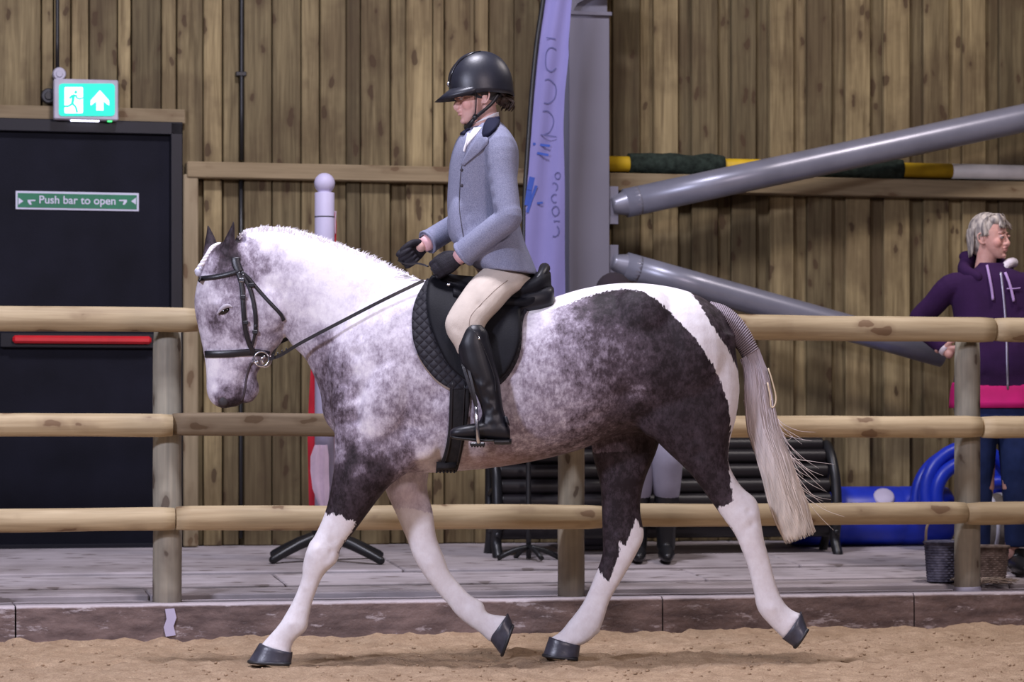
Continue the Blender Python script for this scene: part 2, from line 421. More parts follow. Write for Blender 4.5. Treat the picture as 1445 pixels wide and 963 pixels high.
# walkway planks
walk = thing('walkway', 'worn grey plank walkway behind the fence', 'walkway', (0, 0, 0), ANG, kind='structure')
def sloped(u0, u1, v0, v1, t=0.05):
    bm = bmesh.new(); box(bm, (u0, v0, -t), (u1, v1, 0), 0.006)
    for v in bm.verts: v.co.z += fl(v.co.y)
    bm.transform(RZ); return bm
us2 = [-5.6, -3.1, -0.65, 1.5, 3.7, 6.6]
for k, (v0, v1) in enumerate(((1.725, 1.96), (2.07, 2.52), (2.65, 3.92))):
    for a, b in zip(us2, us2[1:]):
        s = 0.35*((k*7) % 5-2)
        part('plank', sloped(a+s+0.004, b+s-0.004, v0, v1), M_DECK, walk, False)
bm = boxuv(-6, 7, 1.62, 3.97, -0.1, 0.06, 0); part('joist_base', bm, M_BLACKP, walk, False)

# ---- back wall of upright boards
wall = solo('wall_back', boxuv(-7, 7.5, V_WALL+0.055, V_WALL+0.10, 0.1, 4.6), M_WALL, (0, 0, 0), 'tall wall of upright weathered timber boards', 'wall', kind='structure', sm=False, rotz=ANG)
left = [-60, -4, 58, 76, 100, 126, 166, 185, 228, 249, 287, 314, 338, 344, 384, 425, 451, 489, 509, 551, 573, 611, 627, 670, 690, 726, 762, 808]
dark = {185, 249, 314, 338, 551, 627, 690, 58, 100, 451}
right = [862, 920, 974, 1030, 1084, 1137, 1191, 1245, 1301, 1356, 1408, 1462]
def board(x0, x1, front, z1=4.4, z0=None):
    vv = V_WALL-(0.036 if front else 0.0)
    u0 = UZ(x0, 300, vv)[0]; u1 = UZ(x1, 300, vv)[0]
    part('board', boxuv(u0+0.003, u1-0.003, vv, vv+0.045, fl(V_WALL) if z0 is None else z0, z1, 0.005), M_WALL, wall, False)
dtop = UZ(130, 172, V_WALL)[1]
for a, b in zip(left, left[1:]):
    if a == 338: continue
    z0 = dtop if b <= 249 else None
    board(a, b, a not in dark, z0=z0)
rb = [808, 862]+right[1:]
for i, (a, b) in enumerate(zip(rb, rb[1:])):
    board(a+2, b-2-14, True); board(b-18, b+4, False)
# unseen ends of the wall
u = UZ(1462, 300, V_WALL)[0]
k = 0
while u < 7.2:
    part('board', boxuv(u+0.004, u+0.2, V_WALL-0.02*(k % 2), V_WALL+0.045, fl(V_WALL), 4.4, 0.005), M_WALL, wall, False); u += 0.2; k += 1
u = UZ(-60, 300, V_WALL)[0]
while u > -6.8:
    part('board', boxuv(u-0.2, u-0.004, V_WALL-0.02*(k % 2), V_WALL+0.045, dtop if u > -3.9 else fl(V_WALL), 4.4, 0.005), M_WALL, wall, False); u -= 0.2; k += 1
# horizontal beams and jambs
def trim(name, x0, x1, y0, y1, xr, v, dep, m, label):
    u0 = UZ(x0, y0, v)[0]; u1 = UZ(x1, y0, v)[0]; z1 = UZ(xr, y0, v)[1]; z0 = UZ(xr, y1, v)[1]
    o = solo(name, boxuv(u0, u1, v, v+dep, z0, z1, 0.006), m, (0, 0, 0), label, 'beam', kind='structure', sm=False, rotz=ANG); return z0, z1
trim('trim_1', 264, 800, 228, 251, 290, V_WALL-0.11, 0.10, M_BEAM, 'long horizontal timber beam on the wall left of the steel column')
trim('trim_2', 860, 1900, 252, 277, 1250, V_WALL-0.13, 0.12, M_BEAM, 'long horizontal timber beam on the wall right of the steel column')
trim('trim_3', -300, 262, 151, 172, 130, V_WALL-0.045, 0.04, M_BEAM, 'timber lintel above the black door')
trim('trim_4', 259, 280, 246, 772, 268, V_WALL-0.10, 0.09, M_JAMB, 'upright timber jamb beside the black door')

# ---- black door
door = thing('door_1', 'wide black fire exit door with a red push bar', 'door', Q(110, 772, V_WALL-0.03), ANG, kind='structure')
vd = V_WALL-0.02
def bpx(x0, x1, y0, y1, xr, v, dep, bev=0.004):
    return boxuv(UZ(x0, y0, v)[0], UZ(x1, y0, v)[0], v, v+dep, UZ(xr, y1, v)[1], UZ(xr, y0, v)[1], bev)
part('door_leaf', bpx(-90, 243, 188, 774, 130, vd, 0.05), M_DOOR, door, False)
part('door_frame', bpx(241, 258, 172, 774, 200, vd-0.045, 0.08), M_DFRAME, door, False)
part('door_frame', bpx(-110, 258, 171, 189, 200, vd-0.045, 0.08), M_DFRAME, door, False)
part('door_frame', bpx(-110, -90, 171, 774, 0, vd-0.045, 0.08), M_DFRAME, door, False)
part('threshold', bpx(-110, 258, 768, 776, 130, vd-0.06, 0.1), M_DFRAME, door, False)
hs = part('push_bar_housing', bpx(0, 222, 470, 491, 110, vd-0.045, 0.045), M_DFRAME, door, False)
part('push_bar', bpx(18, 214, 474, 485, 110, vd-0.085, 0.045, 0.012), M_RED, door, False, 'red push bar')
# push bar sign
M_SGREEN = plain('sign_green', (0.01, 0.15, 0.07), 0.5)
M_SWHITE = plain('sign_white', (0.55, 0.55, 0.66), 0.5, 0.4, 0, 0.05)
vs_ = vd-0.008
sg = thing('door_sign', 'narrow green and white sign reading Push bar to open on the black door', 'sign', Q(109, 296, vs_), ANG)
part('sign_border', bpx(22, 196, 271, 297, 109, vs_, 0.006, 0.002), M_SWHITE, sg, False)
part('sign_panel', bpx(25, 193, 274, 294, 109, vs_-0.003, 0.004, 0), M_SGREEN, sg, False)
def text(s, size, M, m, parent, name='letter', bold=0.0):
    def mk(t):
        cu = bpy.data.curves.new('t', 'FONT'); cu.body = t; cu.size = size; cu.extrude = 0.001; cu.offset = bold
        o = bpy.data.objects.new('t', cu); C.objects.link(o); dg = bpy.context.evaluated_depsgraph_get(); dg.update()
        me = bpy.data.meshes.new_from_object(o.evaluated_get(dg)); bpy.data.objects.remove(o); me.materials.clear(); return me
    full = coords(mk(s)); w_ = full[:, 0].max()
    for k in range(len(s)):
        if s[k] == ' ': continue
        xm = coords(mk(s[:k+1]))[:, 0].max(); g = mk(s[k]); g.transform(Matrix.Translation((xm-coords(g)[:, 0].max()-w_/2, -size*.25, 0)))
        g.transform(M); part(name, g, m, parent, False)
def TM(x, y, v): return Matrix.Translation(Q(x, y, v)) @ RZ @ Matrix.Rotation(math.pi/2, 4, 'X')
text('Push bar to open', 0.060, TM(109, 284, vs_-0.0045), M_SWHITE, sg, bold=0.0008)
def flatpoly(pts, v, dep=0.002):
    bm = bmesh.new(); a = [bm.verts.new(Q(x, y, v)) for x, y in pts]; b = [bm.verts.new(Q(x, y, v+dep)) for x, y in pts]
    bm.faces.new(a); bm.faces.new(b[::-1])
    for i in range(len(pts)): j = (i+1) % len(pts); bm.faces.new((a[i], b[i], b[j], a[j]))
    bmesh.ops.recalc_face_normals(bm, faces=bm.faces[:]); return bm
for s, c in ((1, 30), (-1, 188)):
    part('arrow_mark', flatpoly([(c-4*s, 279), (c+3*s, 284), (c-4*s, 289)], vs_-0.005), M_SWHITE, sg, False)
    part('arrow_mark', flatpoly([(c+9*s, 282), (c+20*s, 282), (c+20*s, 284), (c+13*s, 284), (c+15*s, 289), (c+12*s, 289), (c+9*s, 285)], vs_-0.005), M_SWHITE, sg, False)
# lit exit sign
ve = V_WALL-0.14
ex = thing('exit_sign', 'lit green exit sign with running figure and arrow above the black door', 'sign', Q(121, 170, ve), ANG)
M_CASE = plain('sign_case', (0.42, 0.40, 0.47), 0.5); M_TEAL = emit('lit_teal_panel', (0.0, 0.50, 0.35), 0.95); M_LITW = emit('lit_white_panel', (0.85, 1.0, 1.0), 1.15)
M_LED = emit('led_strip', (0.75, 0.75, 1.0), 3.0); M_LEDG = emit('green_led', (0.05, 0.9, 0.2), 1.5)
part('sign_case', bpx(76, 167, 112, 169, 121, ve, 0.07, 0.006), M_CASE, ex, False)
def rrect(x0, x1, y0, y1, r):
    p = []
    for cx_, cy_, a0 in ((x1-r, y0+r, -90), (x1-r, y1-r, 0), (x0+r, y1-r, 90), (x0+r, y0+r, 180)):
        for k_ in range(5): a = math.radians(a0+22.5*k_); p.append((cx_+r*math.cos(a), cy_+r*math.sin(a)))
    return p
part('lit_panel', flatpoly(rrect(83, 162, 118, 164, 5), ve-0.004, 0.006), M_TEAL, ex, False)
part('door_pictogram', flatpoly(rrect(91, 117, 123, 160, 2), ve-0.007, 0.004), M_LITW, ex, False)
part('arrow_pictogram', flatpoly([(141, 127.5), (154, 142), (154, 149), (146, 143), (146, 156), (136, 156), (136, 143), (128, 149), (128, 142)], ve-0.007, 0.004), M_LITW, ex, False)
def bw(x, y):
    l, r = interp(Lf, y), interp(Rf, y); j = (x-l)/(r-l)*10
    return 3.02+0.012*math.sin(j*0.9+y*0.012)
bm = bmesh.new()
def stroke(bm, pts, wpx, v, dep=0.003):
    vc_ = v
    for (x0, y0), (x1, y1) in zip(pts, pts[1:]):
        v = vc_ if vc_ > 0 else min(bw(x0, y0), bw(x1, y1), bw((x0+x1)/2, (y0+y1)/2))-.002+.0004*vc_
        dx, dy = x1-x0, y1-y0; L = math.hypot(dx, dy) or 1; nx, ny = -dy/L*wpx/2, dx/L*wpx/2
        b2 = [bm.verts.new(Q(x, y, v)) for x, y in ((x0+nx, y0+ny), (x1+nx, y1+ny), (x1-nx, y1-ny), (x0-nx, y0-ny))]
        f = bm.faces.new(b2); f.normal_update()
        if f.normal.y > 0: f.normal_flip()
stroke(bm, [(98, 139), (103, 134), (109, 136)], 3, ve-0.009); stroke(bm, [(104, 135), (102, 146)], 4, ve-0.009)
stroke(bm, [(102, 146), (97, 150), (89, 150)], 3, ve-0.0092); stroke(bm, [(102, 146), (107, 151), (109, 159)], 3, ve-0.0094)
stroke(bm, [(107, 137), (112, 140), (117, 138)], 2.2, ve-0.0096)
c = [(107+2.3*math.cos(a*.7), 130+2.3*math.sin(a*.7)) for a in range(9)]; bm.faces.new([bm.verts.new(Q(x, y, ve-0.009)) for x, y in c])
part('running_figure', bm, M_TEAL, ex, False)
part('led_strip', bpx(100, 140, 168, 171, 121, ve+0.01, 0.03, 0), M_LED, ex, False); part('status_light', bpx(152, 158, 168, 171, 121, ve+0.01, 0.02, 0), M_LEDG, ex, False)
# round junction boxes and black cable
def disc(x, y, rpx, v, dep, m, name, parent):
    bm = bmesh.new(); c0 = Q(x, y, v); r = rpx/F*(D+Yat(x, v)); vdir = Vector((-SA, CA, 0))
    rs = []
    for q, rr in ((0, 0.86), (0.012, 1.0), (dep, 1.0)):
        rs.append([c0+vdir*q+(Vector((CA, SA, 0))*math.cos(t*math.pi/10)+Vector((0, 0, 1))*math.sin(t*math.pi/10))*r*rr for t in range(20)])
    rings(bm, rs); bmesh.ops.recalc_face_normals(bm, faces=bm.faces[:]); return part(name, bm, m, parent, False)
jb = thing('junction_box', 'small round grey cable box on top left corner of the exit sign', 'junction box', Q(84, 112, V_WALL-0.06), ANG)
disc(84, 104, 9.5, V_WALL-0.07, 0.05, M_CASE, 'box_body', jb); disc(84, 104, 5, V_WALL-0.078, 0.02, M_CASE, 'box_cap', jb)
jb2 = thing('alarm_sounder', 'dark round fitting on the wall left of the exit sign', 'fitting', Q(68, 145, V_WALL-0.06), ANG)
disc(69, 135, 11, V_WALL-0.06, 0.04, M_IRON, 'fitting_body', jb2); disc(69, 135, 6, V_WALL-0.07, 0.02, M_BLACKP, 'fitting_centre', jb2)
def cable(x, y0, y1, label):
    bm = bmesh.new(); a = Q(x, y0, V_WALL-0.035); b = Q(x, y1, V_WALL-0.035); a.x = b.x; a.y = b.y
    tube(bm, [a, a.lerp(b, 0.5), b], 0.011, 8, 2); return solo('cable', bm, M_BLACKP, b, label, 'cable')
cable(81, -60, 98, 'black cable running down the boards to the exit sign')
cb = cable(341, -60, 226, 'black cable running down the boards above the left beam')
part('cable_clip', bpx(333, 348, 101, 107, 341, V_WALL-0.05, 0.04, 0.003), M_BLACKP, cb, False)
cable(340, 250, 760, 'black cable on the boards below the left beam, behind the horse')

# ---- steel column with plate and two tubes
vc = 3.52
col = frame_thing('steel_column', 'grey painted steel column behind the horse and rider', 'column', 832, 775, vc)
uL, uR = UZ(803, 200, vc)[0], UZ(860, 200, vc)[0]; ztop = UZ(832, 22, vc)[1]; zb = fl(vc)
part('front_flange', boxuv(uL, uR, vc, vc+0.014, zb, ztop, 0.003), M_STEEL, col, False)
part('rear_flange', boxuv(uL, uR, vc+0.24, vc+0.254, zb, ztop, 0.003), M_STEEL, col, False)
part('web', boxuv((uL+uR)/2-0.008, (uL+uR)/2+0.008, vc+0.014, vc+0.24, zb, ztop, 0), M_STEEL, col, False)
part('cap_plate', boxuv(uL-0.01, uR+0.01, vc-0.02, vc+0.27, ztop, ztop+0.022, 0.003), M_STEEL, col, False)
part('base_plate', boxuv(uL-0.05, uR+0.05, vc-0.05, vc+0.3, zb, zb+0.02, 0.003), M_STEEL, col, False)
bm = bmesh.new(); pr = [(808, 19), (822, 4), (840, -6), (884, -14), (884, -30), (800, -30), (800, 19)]
part('haunch_plate', flatpoly([(806, 19), (815, 5), (830, -4), (880, -6), (884, -60), (806, -60)], vc-0.01, 0.03), M_STEEL, col, False)
part('upper_column', boxuv(uL, uR, vc+0.05, vc+0.2, ztop+0.02, 4.6, 0), M_STEEL, col, False)
def brace(x0, y0, x1, y1, wpx, label):
    vv = vc+0.04; a = Q(x0, y0, vv); b = Q(x1, y1, vv); d = (b-a).normalized()
    t = thing('brace_tube', label, 'steel tube', a, ANG)
    r = wpx/2/F*(D+Yat((x0+x1)/2, vv)); bm = bmesh.new(); tube(bm, [a+d*0.06, a.lerp(b, 0.5), b], r, 28, 2); part('tube', bm, M_TUBE, t)
    bm = bmesh.new(); tube(bm, [a-d*0.02, a+d*0.03, a+d*0.09, a+d*0.14], [r*0.55, r*0.75, r*0.97, r*1.01], 20, 3); part('tapered_end', bm, M_TUBE, t)
    part('fixing_plate', boxuv(UZ(859, 300, vv)[0], UZ(872, 300, vv)[0], vv-0.01, vv+0.01, a.z-r*1.3, a.z+r*1.3, 0.002), M_STEEL, t, False)
brace(868, 290, 1700, 112, 40, 'grey steel tube rising from the column to the upper right')
brace(868, 371, 1330, 500, 38, 'grey steel tube sloping down from the column behind the fence rail')

# ---- pole lying on the right beam, wrapped in turf
vp = V_WALL-0.085
pl = frame_thing('jump_pole', 'yellow and white jump pole lying on the beam right of the column', 'pole', 1150, 250, vp)
zp = lambda x: UZ(x, 231.5+(x-870)*0.0215, vp)[1]
rp = 11.2/F*15.8
def ppart(name, x0, x1, m, r, lab=None, wob=0):
    u0, u1 = UZ(x0, 235, vp)[0], UZ(x1, 235, vp)[0]; z = zp(1150); bm = bmesh.new(); n = 2 if not wob else 14; rs = []
    for i in range(n+1):
        u = u0+(u1-u0)*i/n
        rs.append([W(u, vp+r*(1+wob*noise.noise(Vector((u*9, t, 3))))*math.cos(t*math.pi/9), z+r*(1+wob*noise.noise(Vector((u*9, t, 0))))*math.sin(t*math.pi/9)) for t in range(18)])
    rings(bm, rs); bmesh.ops.recalc_face_normals(bm, faces=bm.faces[:]); return part(name, bm, m, pl, True, lab)
for a, b, m in ((848, 1342, M_YELLOW), (1342, 1640, M_CREAM)): ppart('pole_section', a, b, m, rp)
ppart('turf_wrap', 887, 1020, M_TURF, rp*1.45, 'dark shaggy turf sleeve', 0.22); ppart('turf_wrap', 1150, 1272, M_TURF, rp*1.4, 'dark shaggy turf sleeve', 0.22)

# ---- arena fence
fence = thing('rail_fence', 'round timber post and rail fence along the arena edge', 'fence', W(0, V_FENCE, 0.17), ANG)
for x, w_, yt, yb in ((-330, 44, 462, 856), (236, 41, 462, 852), (806, 38, 478, 843), (1365, 37, 482, 836), (1905, 35, 482, 830)):
    z1 = UZ(x, yt, V_FENCE)[1]; r = w_/2/F*(D+Yat(x, V_FENCE)); u = UZ(x, 600, V_FENCE)[0]; bm = bmesh.new(); rs = []
    for i in range(15):
        z = 0.16+(z1-0.16)*i/14; rr = r*(1-0.02*i/14); 
        if i == 14: rr *= 0.93
        ox = 0.004*noise.noise(Vector((z*3, x, 0)))
        rs.append([W(u+ox+rr*math.cos(t*math.pi/12)*(1+0.02*noise.noise(Vector((t, z, x)))), V_FENCE+rr*math.sin(t*math.pi/12), z) for t in range(24)])
    rings(bm, rs); po = part('post', bm, M_POST, fence)
    if x == 1365:
        bm = bmesh.new(); rs = []
        for z, k_ in ((0.168, 1.25), (0.20, 1.06), (0.26, 1.02), (0.31, 1.008)):
            rs.append([W(u+rr*k_*math.cos(t*math.pi/12), V_FENCE+rr*k_*math.sin(t*math.pi/12), z+0.03*math.sin(t*math.pi/8)*(k_ < 1.01)) for t in range(24)])
        rings(bm, rs); part('splash_mark', bm, M_SWHITE, po, True, 'pale smear at post foot')
vr = V_FENCE-0.115
def rail(p0, p1, wpx, m=None, square=False, dv=0.0):
    (x0, y0), (x1, y1) = p0, p1; v = vr+dv
    u0, z0 = UZ(x0, y0, v); u1, z1 = UZ(x1, y1, v); ym = (x0+x1)/2
    r = wpx/2/F*(D+Yat(ym, v)); bm = bmesh.new(); rs = []; n = 30; sd = random.random()*50
    for i in range(n+1):
        s = i/n; u = u0+(u1-u0)*s; z = z0+(z1-z0)*s+0.006*noise.noise(Vector((u*1.2, sd, 0)))
        rr = r*(1+0.05*noise.noise(Vector((u*2.2, sd, 5)))); e = 0.0
        ring = []
        if i in (0, n): rr *= 0.93
        for t in range(20):
            a = t*math.pi/10; c_, s_ = math.cos(a), math.sin(a)
            if square: c_ = math.copysign(abs(c_)**0.45, c_); s_ = math.copysign(abs(s_)**0.45, s_)
            q = rr*(1+0.02*noise.noise(Vector((u*3, t, sd))))
            ring.append(W(u, v+q*c_*0.85, z+q*s_))
        rs.append(ring)
    rings(bm, rs); bmesh.ops.recalc_face_normals(bm, faces=bm.faces[:]); part('rail', bm, m or M_RAIL, fence)
rail((-330, 448), (279, 451.5), 36); rail((284, 452), (806, 458), 35); rail((809, 458.5), (1401, 465.5), 36); rail((1404, 466), (1905, 471), 34)
rail((-330, 601), (243, 600), 33); rail((244, 599), (806, 600.5), 32, M_RAILD, True, 0.03); rail((806, 601.5), (1383, 603), 31); rail((1386, 603), (1905, 604), 31)
rail((-330, 737), (246, 733), 34); rail((248, 732.5), (849, 729), 35); rail((800, 727), (1362, 724.5), 32, None, False, 0.0) if False else rail((851, 727.5), (1362, 724.5), 32); rail((1364, 724.5), (1905, 720), 32)

# ---- feather banner
vf = 3.02
fb = frame_thing('feather_banner', 'tall lilac feather banner with blue lettering beside the steel column', 'banner', 745, 785, vf)
M_BAN = plain('lilac_banner_cloth', (0.20, 0.185, 0.39), 0.8, 0.2, 0, 0.06, 3)
M_BTXT = plain('slate_blue_print', (0.085, 0.085, 0.22), 0.8); M_BLOGO = plain('blue_logo_print', (0.03, 0.07, 0.33), 0.8)
Lf = [(790, -150), (778, -80), (768, 0), (759, 60), (752, 130), (747, 200), (742, 280), (741, 360), (742, 440), (745, 560), (747, 640)]
Rf = [(800, -150), (808, -80), (807, 0), (802, 62), (803, 75), (797, 130), (795, 180), (797, 260), (797, 360), (798, 440), (798, 560), (770, 640)]
def interp(pts, y):
    for (x0, y0), (x1, y1) in zip(pts, pts[1:]):
        if y0 <= y <= y1: return x0+(x1-x0)*(y-y0)/(y1-y0)
    return pts[-1][0]
bm = bmesh.new(); rows = []
for y in np.linspace(-150, 640, 60):
    l, r = interp(Lf, y), interp(Rf, y)
    rows.append([(l+(r-l)*j/10, y, vf+0.012*math.sin(j*0.9+y*0.012)) for j in range(11)])
fa = [[bm.verts.new(Q(*p)) for p in r] for r in rows]; ba = [[bm.verts.new(Q(p[0], p[1], p[2]+0.004)) for p in r] for r in rows]
for i in range(len(rows)-1):
    for j in range(10):
        bm.faces.new((fa[i][j], fa[i+1][j], fa[i+1][j+1], fa[i][j+1])); bm.faces.new((ba[i][j], ba[i][j+1], ba[i+1][j+1], ba[i+1][j]))
part('banner_cloth', bm, M_BAN, fb)
bm = bmesh.new(); tube(bm, [Q(x-1.5, y, vf+0.01) for x, y in [(800, -155)]+Lf]+[Q(746, 789, vf+0.01)], 0.014, 8, 3); part('pole', bm, M_BLACKP, fb)
bm = bmesh.new()
for s in (-1, 1):
    for q in (0.0, math.pi/2):
        c0 = Q(746, 788, vf); d = Vector((math.cos(q+0.4), math.sin(q+0.4), 0))*0.18*s; d.y *= 0.6; p1 = c0+d; p1.z = fl(vf+0.0)+0.012 if False else c0.z-0.0
        tube(bm, [c0+Vector((0, 0, 0.06)), c0+d*0.5+Vector((0, 0, 0.04)), p1], 0.014, 6, 2)
part('cross_foot', bm, M_BLACKP, fb)
def arc(cx_, cy_, rx, ry, a0, a1, n=9): return [(cx_+rx*math.cos(math.radians(a0+(a1-a0)*i/(n-1))), cy_+ry*math.sin(math.radians(a0+(a1-a0)*i/(n-1)))) for i in range(n)]
def sm_(g): return [tuple(q) for q in catmull(g, 5)]
glyphs = [[(771, 53), (784, 55)], sm_([(785, 70), (778, 67), (772, 72), (770, 84), (771, 96), (778, 101), (785, 96)]),
          sm_([(769, 113), (775, 112), (783, 120), (785, 130), (782, 140), (774, 146), (768, 145)]), sm_([(766, 157), (773, 157), (780, 165), (781, 175), (776, 186), (768, 190)]), [(763, 190), (785, 193)]]
for g_ in glyphs:
    bm = bmesh.new(); stroke(bm, g_, 1.7, -1); part('letter', bm, M_BTXT, fb, False)
for g_ in ([(752, 203), (776, 206)], [(758, 216), (774, 219)]):
    bm = bmesh.new(); stroke(bm, g_, 3.4, -1); part('letter', bm, M_BLOGO, fb, False)
bm = bmesh.new(); stroke(bm, [(751, 250), (747, 268), (744, 290)], 8, -1); stroke(bm, [(757, 262), (749, 284), (744, 300)], 4, -2); stroke(bm, [(758, 287), (766, 286)], 3, -3); part('logo', bm, M_BLOGO, fb, False)
for g_ in (arc(782, 264, 5, 6, -120, 60, 6), arc(783, 280, 5, 6, 60, 300, 7), arc(784, 298, 5, 7, 0, 350, 10), [(781, 312), (790, 312)], arc(783, 326, 6, 8, -60, 120, 7), arc(787, 248, 4, 5, 0, 350, 8)):
    bm = bmesh.new(); stroke(bm, g_, 1.6, -1); part('letter', bm, M_BTXT, fb, False)

# ---- white knobbed post with a red and white flag, on a black cross foot
vw = 3.05
wp = frame_thing('flag_post', 'round white post with ball top and red and white flag behind the horse neck', 'post', 458, 778, vw)
def lathe(bm, c, prof, n=20):
    rings(bm, [[c+Vector((r*math.cos(t*2*math.pi/n), r*math.sin(t*2*math.pi/n), z)) for t in range(n)] for r, z in prof])
s_ = (D+Yat(455, vw))/F
base = Q(458, 778, vw); topz = Q(456, 272, vw).z-base.z
bm = bmesh.new(); lathe(bm, base, [(0.052, 0.06), (0.052, topz-0.005), (0.049, topz)]); part('post_shaft', bm, M_WHITEP, wp)
bm = bmesh.new(); ell(bm, base+Vector((0, 0, topz+0.049)), (0.055, 0.055, 0.055)); lathe(bm, base, [(0.035, topz-0.01), (0.035, topz+0.02)]); part('ball_top', bm, M_WHITEP, wp)
bm = bmesh.new(); lathe(bm, base, [(0.0535, topz-0.130), (0.0535, topz-0.125)]); part('black_ring', bm, M_BLACKP, wp)
def drape(pts_rows, v, m, name, amp=0.012, lab=None):
    bm = bmesh.new(); R = []
    for y, xl, xr in pts_rows: R.append([(xl+(xr-xl)*j/8, y, v+amp*math.sin(j*1.7+y*0.02)) for j in range(9)])
    A = [[bm.verts.new(Q(*p)) for p in r] for r in R]; B = [[bm.verts.new(Q(p[0], p[1], p[2]+0.005)) for p in r] for r in R]
    for i in range(len(R)-1):
        for j in range(8): bm.faces.new((A[i][j], A[i+1][j], A[i+1][j+1], A[i][j+1])); bm.faces.new((B[i][j], B[i][j+1], B[i+1][j+1], B[i+1][j]))
    return part(name, bm, m, wp, True, lab)
M_PINKCL = plain('white_pink_cloth', (0.60, 0.45, 0.56), 0.85, 0.2, 0, 0.15, 10)
drape([(300, 462, 474), (320, 460, 475), (350, 456, 474), (420, 450, 472), (500, 440, 470), (560, 436, 468), (620, 434, 478), (715, 436, 482)], vw+0.07, M_REDCL, 'red_flag_cloth')
drape([(298, 469, 475), (312, 468, 474), (330, 470, 474)], vw+0.06, M_PINKCL, 'flag_corner')
drape([(628, 444, 462), (645, 438, 464), (665, 438, 464), (690, 441, 465), (716, 451, 463)], vw-0.075, M_PINKCL, 'white_flag_cloth', 0.008)
for dx, dy in ((-0.26, -0.13), (0.30, -0.1), (-0.28, 0.16), (0.28, 0.2)):
    bm = bmesh.new(); p1 = base+Vector((dx, dy, 0)); v1 = p1.y*CA-p1.x*SA; p1.z = fl(v1)+0.022
    tube(bm, [base+Vector((0, 0, 0.09)), base.lerp(p1, 0.5)+Vector((0, 0, 0.055)), p1], [0.03, 0.028, 0.022], 8, 2, dome=True); part('foot', bm, M_BLACKP, wp)
bm = bmesh.new(); lathe(bm, base, [(0.07, 0.04), (0.075, 0.08), (0.06, 0.13)]); part('foot_collar', bm, M_BLACKP, wp)

# ---- black slatted bench
vb = 3.20
be = frame_thing('slatted_bench', 'black garden bench with thick rounded slats against the wall', 'bench', 930, 780, vb)
ub0, ub1 = UZ(700, 700, vb)[0], UZ(1178, 700, vb)[0]; zf = fl(vb)
prof = [(0.03, 0.235), (0.0, 0.315), (0.005, 0.395), (0.025, 0.475), (0.055, 0.555), (0.095, 0.635), (0.14, 0.70)]
for dv, z in prof:
    bm = bmesh.new(); rr = 0.043
    rings(bm, [[W(u, vb+dv+rr*0.9*math.cos(t*math.pi/6), zf+z-0.10+rr*math.sin(t*math.pi/6)) for t in range(12)] for u in (ub0+0.03, ub0+0.035, ub1-0.035, ub1-0.03)])
    bmesh.ops.recalc_face_normals(bm, faces=bm.faces[:]); part('slat', bm, M_BLACKG, be)
# front apron slats
for z in ():
    bm = bmesh.new(); rings(bm, [[W(u, vb-0.03+0.035*math.cos(t*math.pi/6), zf+z+0.035*math.sin(t*math.pi/6)) for t in range(12)] for u in (ub0+0.03, ub0+0.035, ub1-0.035, ub1-0.03)])
    bmesh.ops.recalc_face_normals(bm, faces=bm.faces[:]); part('slat', bm, M_BLACKG, be)
for u in (ub0, ub1):
    s = 1 if u == ub0 else -1
    bm = bmesh.new(); T = lambda pts, r: tube(bm, [W(u+s*a, vb+b, zf+c_) for a, b, c_ in pts], r, 8, 3, dome=True)
    T([(0, -0.05, 0.0), (0, 0.0, 0.08), (0, -0.03, 0.18), (0, -0.03, 0.32), (0, 0.0, 0.44), (0, 0.06, 0.54), (0, 0.14, 0.60)], 0.030)
    T([(0, 0.20, 0.0), (0, 0.14, 0.12), (0, 0.16, 0.3), (0, 0.15, 0.55)], 0.026)
    T([(0, -0.03, 0.12), (0, 0.05, 0.16), (0, 0.14, 0.13)], 0.02)
    T([(0, -0.02, 0.3), (0, 0.06, 0.36), (0, 0.15, 0.33)], 0.016)
    part('cast_end', bm, M_BLACKP, be)

# ---- blue barrel, blue hose coil, rolled mat
vbb = 3.60
zfb = fl(vbb); r_ = 41.5/F*(D+Yat(1240, vbb))
bl = frame_thing('blue_barrel', 'blue plastic barrel lying beside the bench end', 'barrel', 1240, 775, vbb)
bl.location.z = zfb
u0, u1 = UZ(1112, 730, vbb)[0], UZ(1338, 730, vbb)[0]
def ulathe(prof, v, zc, n=32):
    bm = bmesh.new(); rings(bm, [[W(u, v+r*math.cos(t*2*math.pi/n), zc+r*math.sin(t*2*math.pi/n)) for t in range(n)] for u, r in prof])
    bmesh.ops.recalc_face_normals(bm, faces=bm.faces[:]); return bm
L_ = u1-u0
part('barrel_body', ulathe([(u0, r_*0.8), (u0+0.012, r_*0.94), (u0+0.04, r_), (u0+L_*0.3, r_), (u0+L_*0.315, r_*0.975), (u0+L_*0.33, r_), (u0+L_*0.67, r_), (u0+L_*0.685, r_*0.975), (u0+L_*0.7, r_), (u1-0.04, r_), (u1-0.012, r_*0.94), (u1, r_*0.8)], vbb, zfb+r_), M_BLUE, bl)
cpx = Q(1247, 703, vbb-r_*0.75); bm = bmesh.new(); d_ = (cpx-W(UZ(1247, 700, vbb)[0], vbb, zfb+r_)).normalized(); d_ = Vector((d_.x*0, d_.y, d_.z)).normalized()
tube(bm, [cpx-d_*0.03, cpx+d_*0.012, cpx+d_*0.02], [0.062, 0.06, 0.05], 20, 1); part('bung_cap', bm, M_WHITEP, bl, True, 'white bung cap')
vh = 3.25; hc = Q(1368, 705, vh); sc_ = (D+Yat(1368, vh))/F
hb = thing('blue_hoops', 'coiled thick blue plastic hose standing behind the fence post', 'hose', Vector((hc.x, hc.y, fl(vh))), ANG)
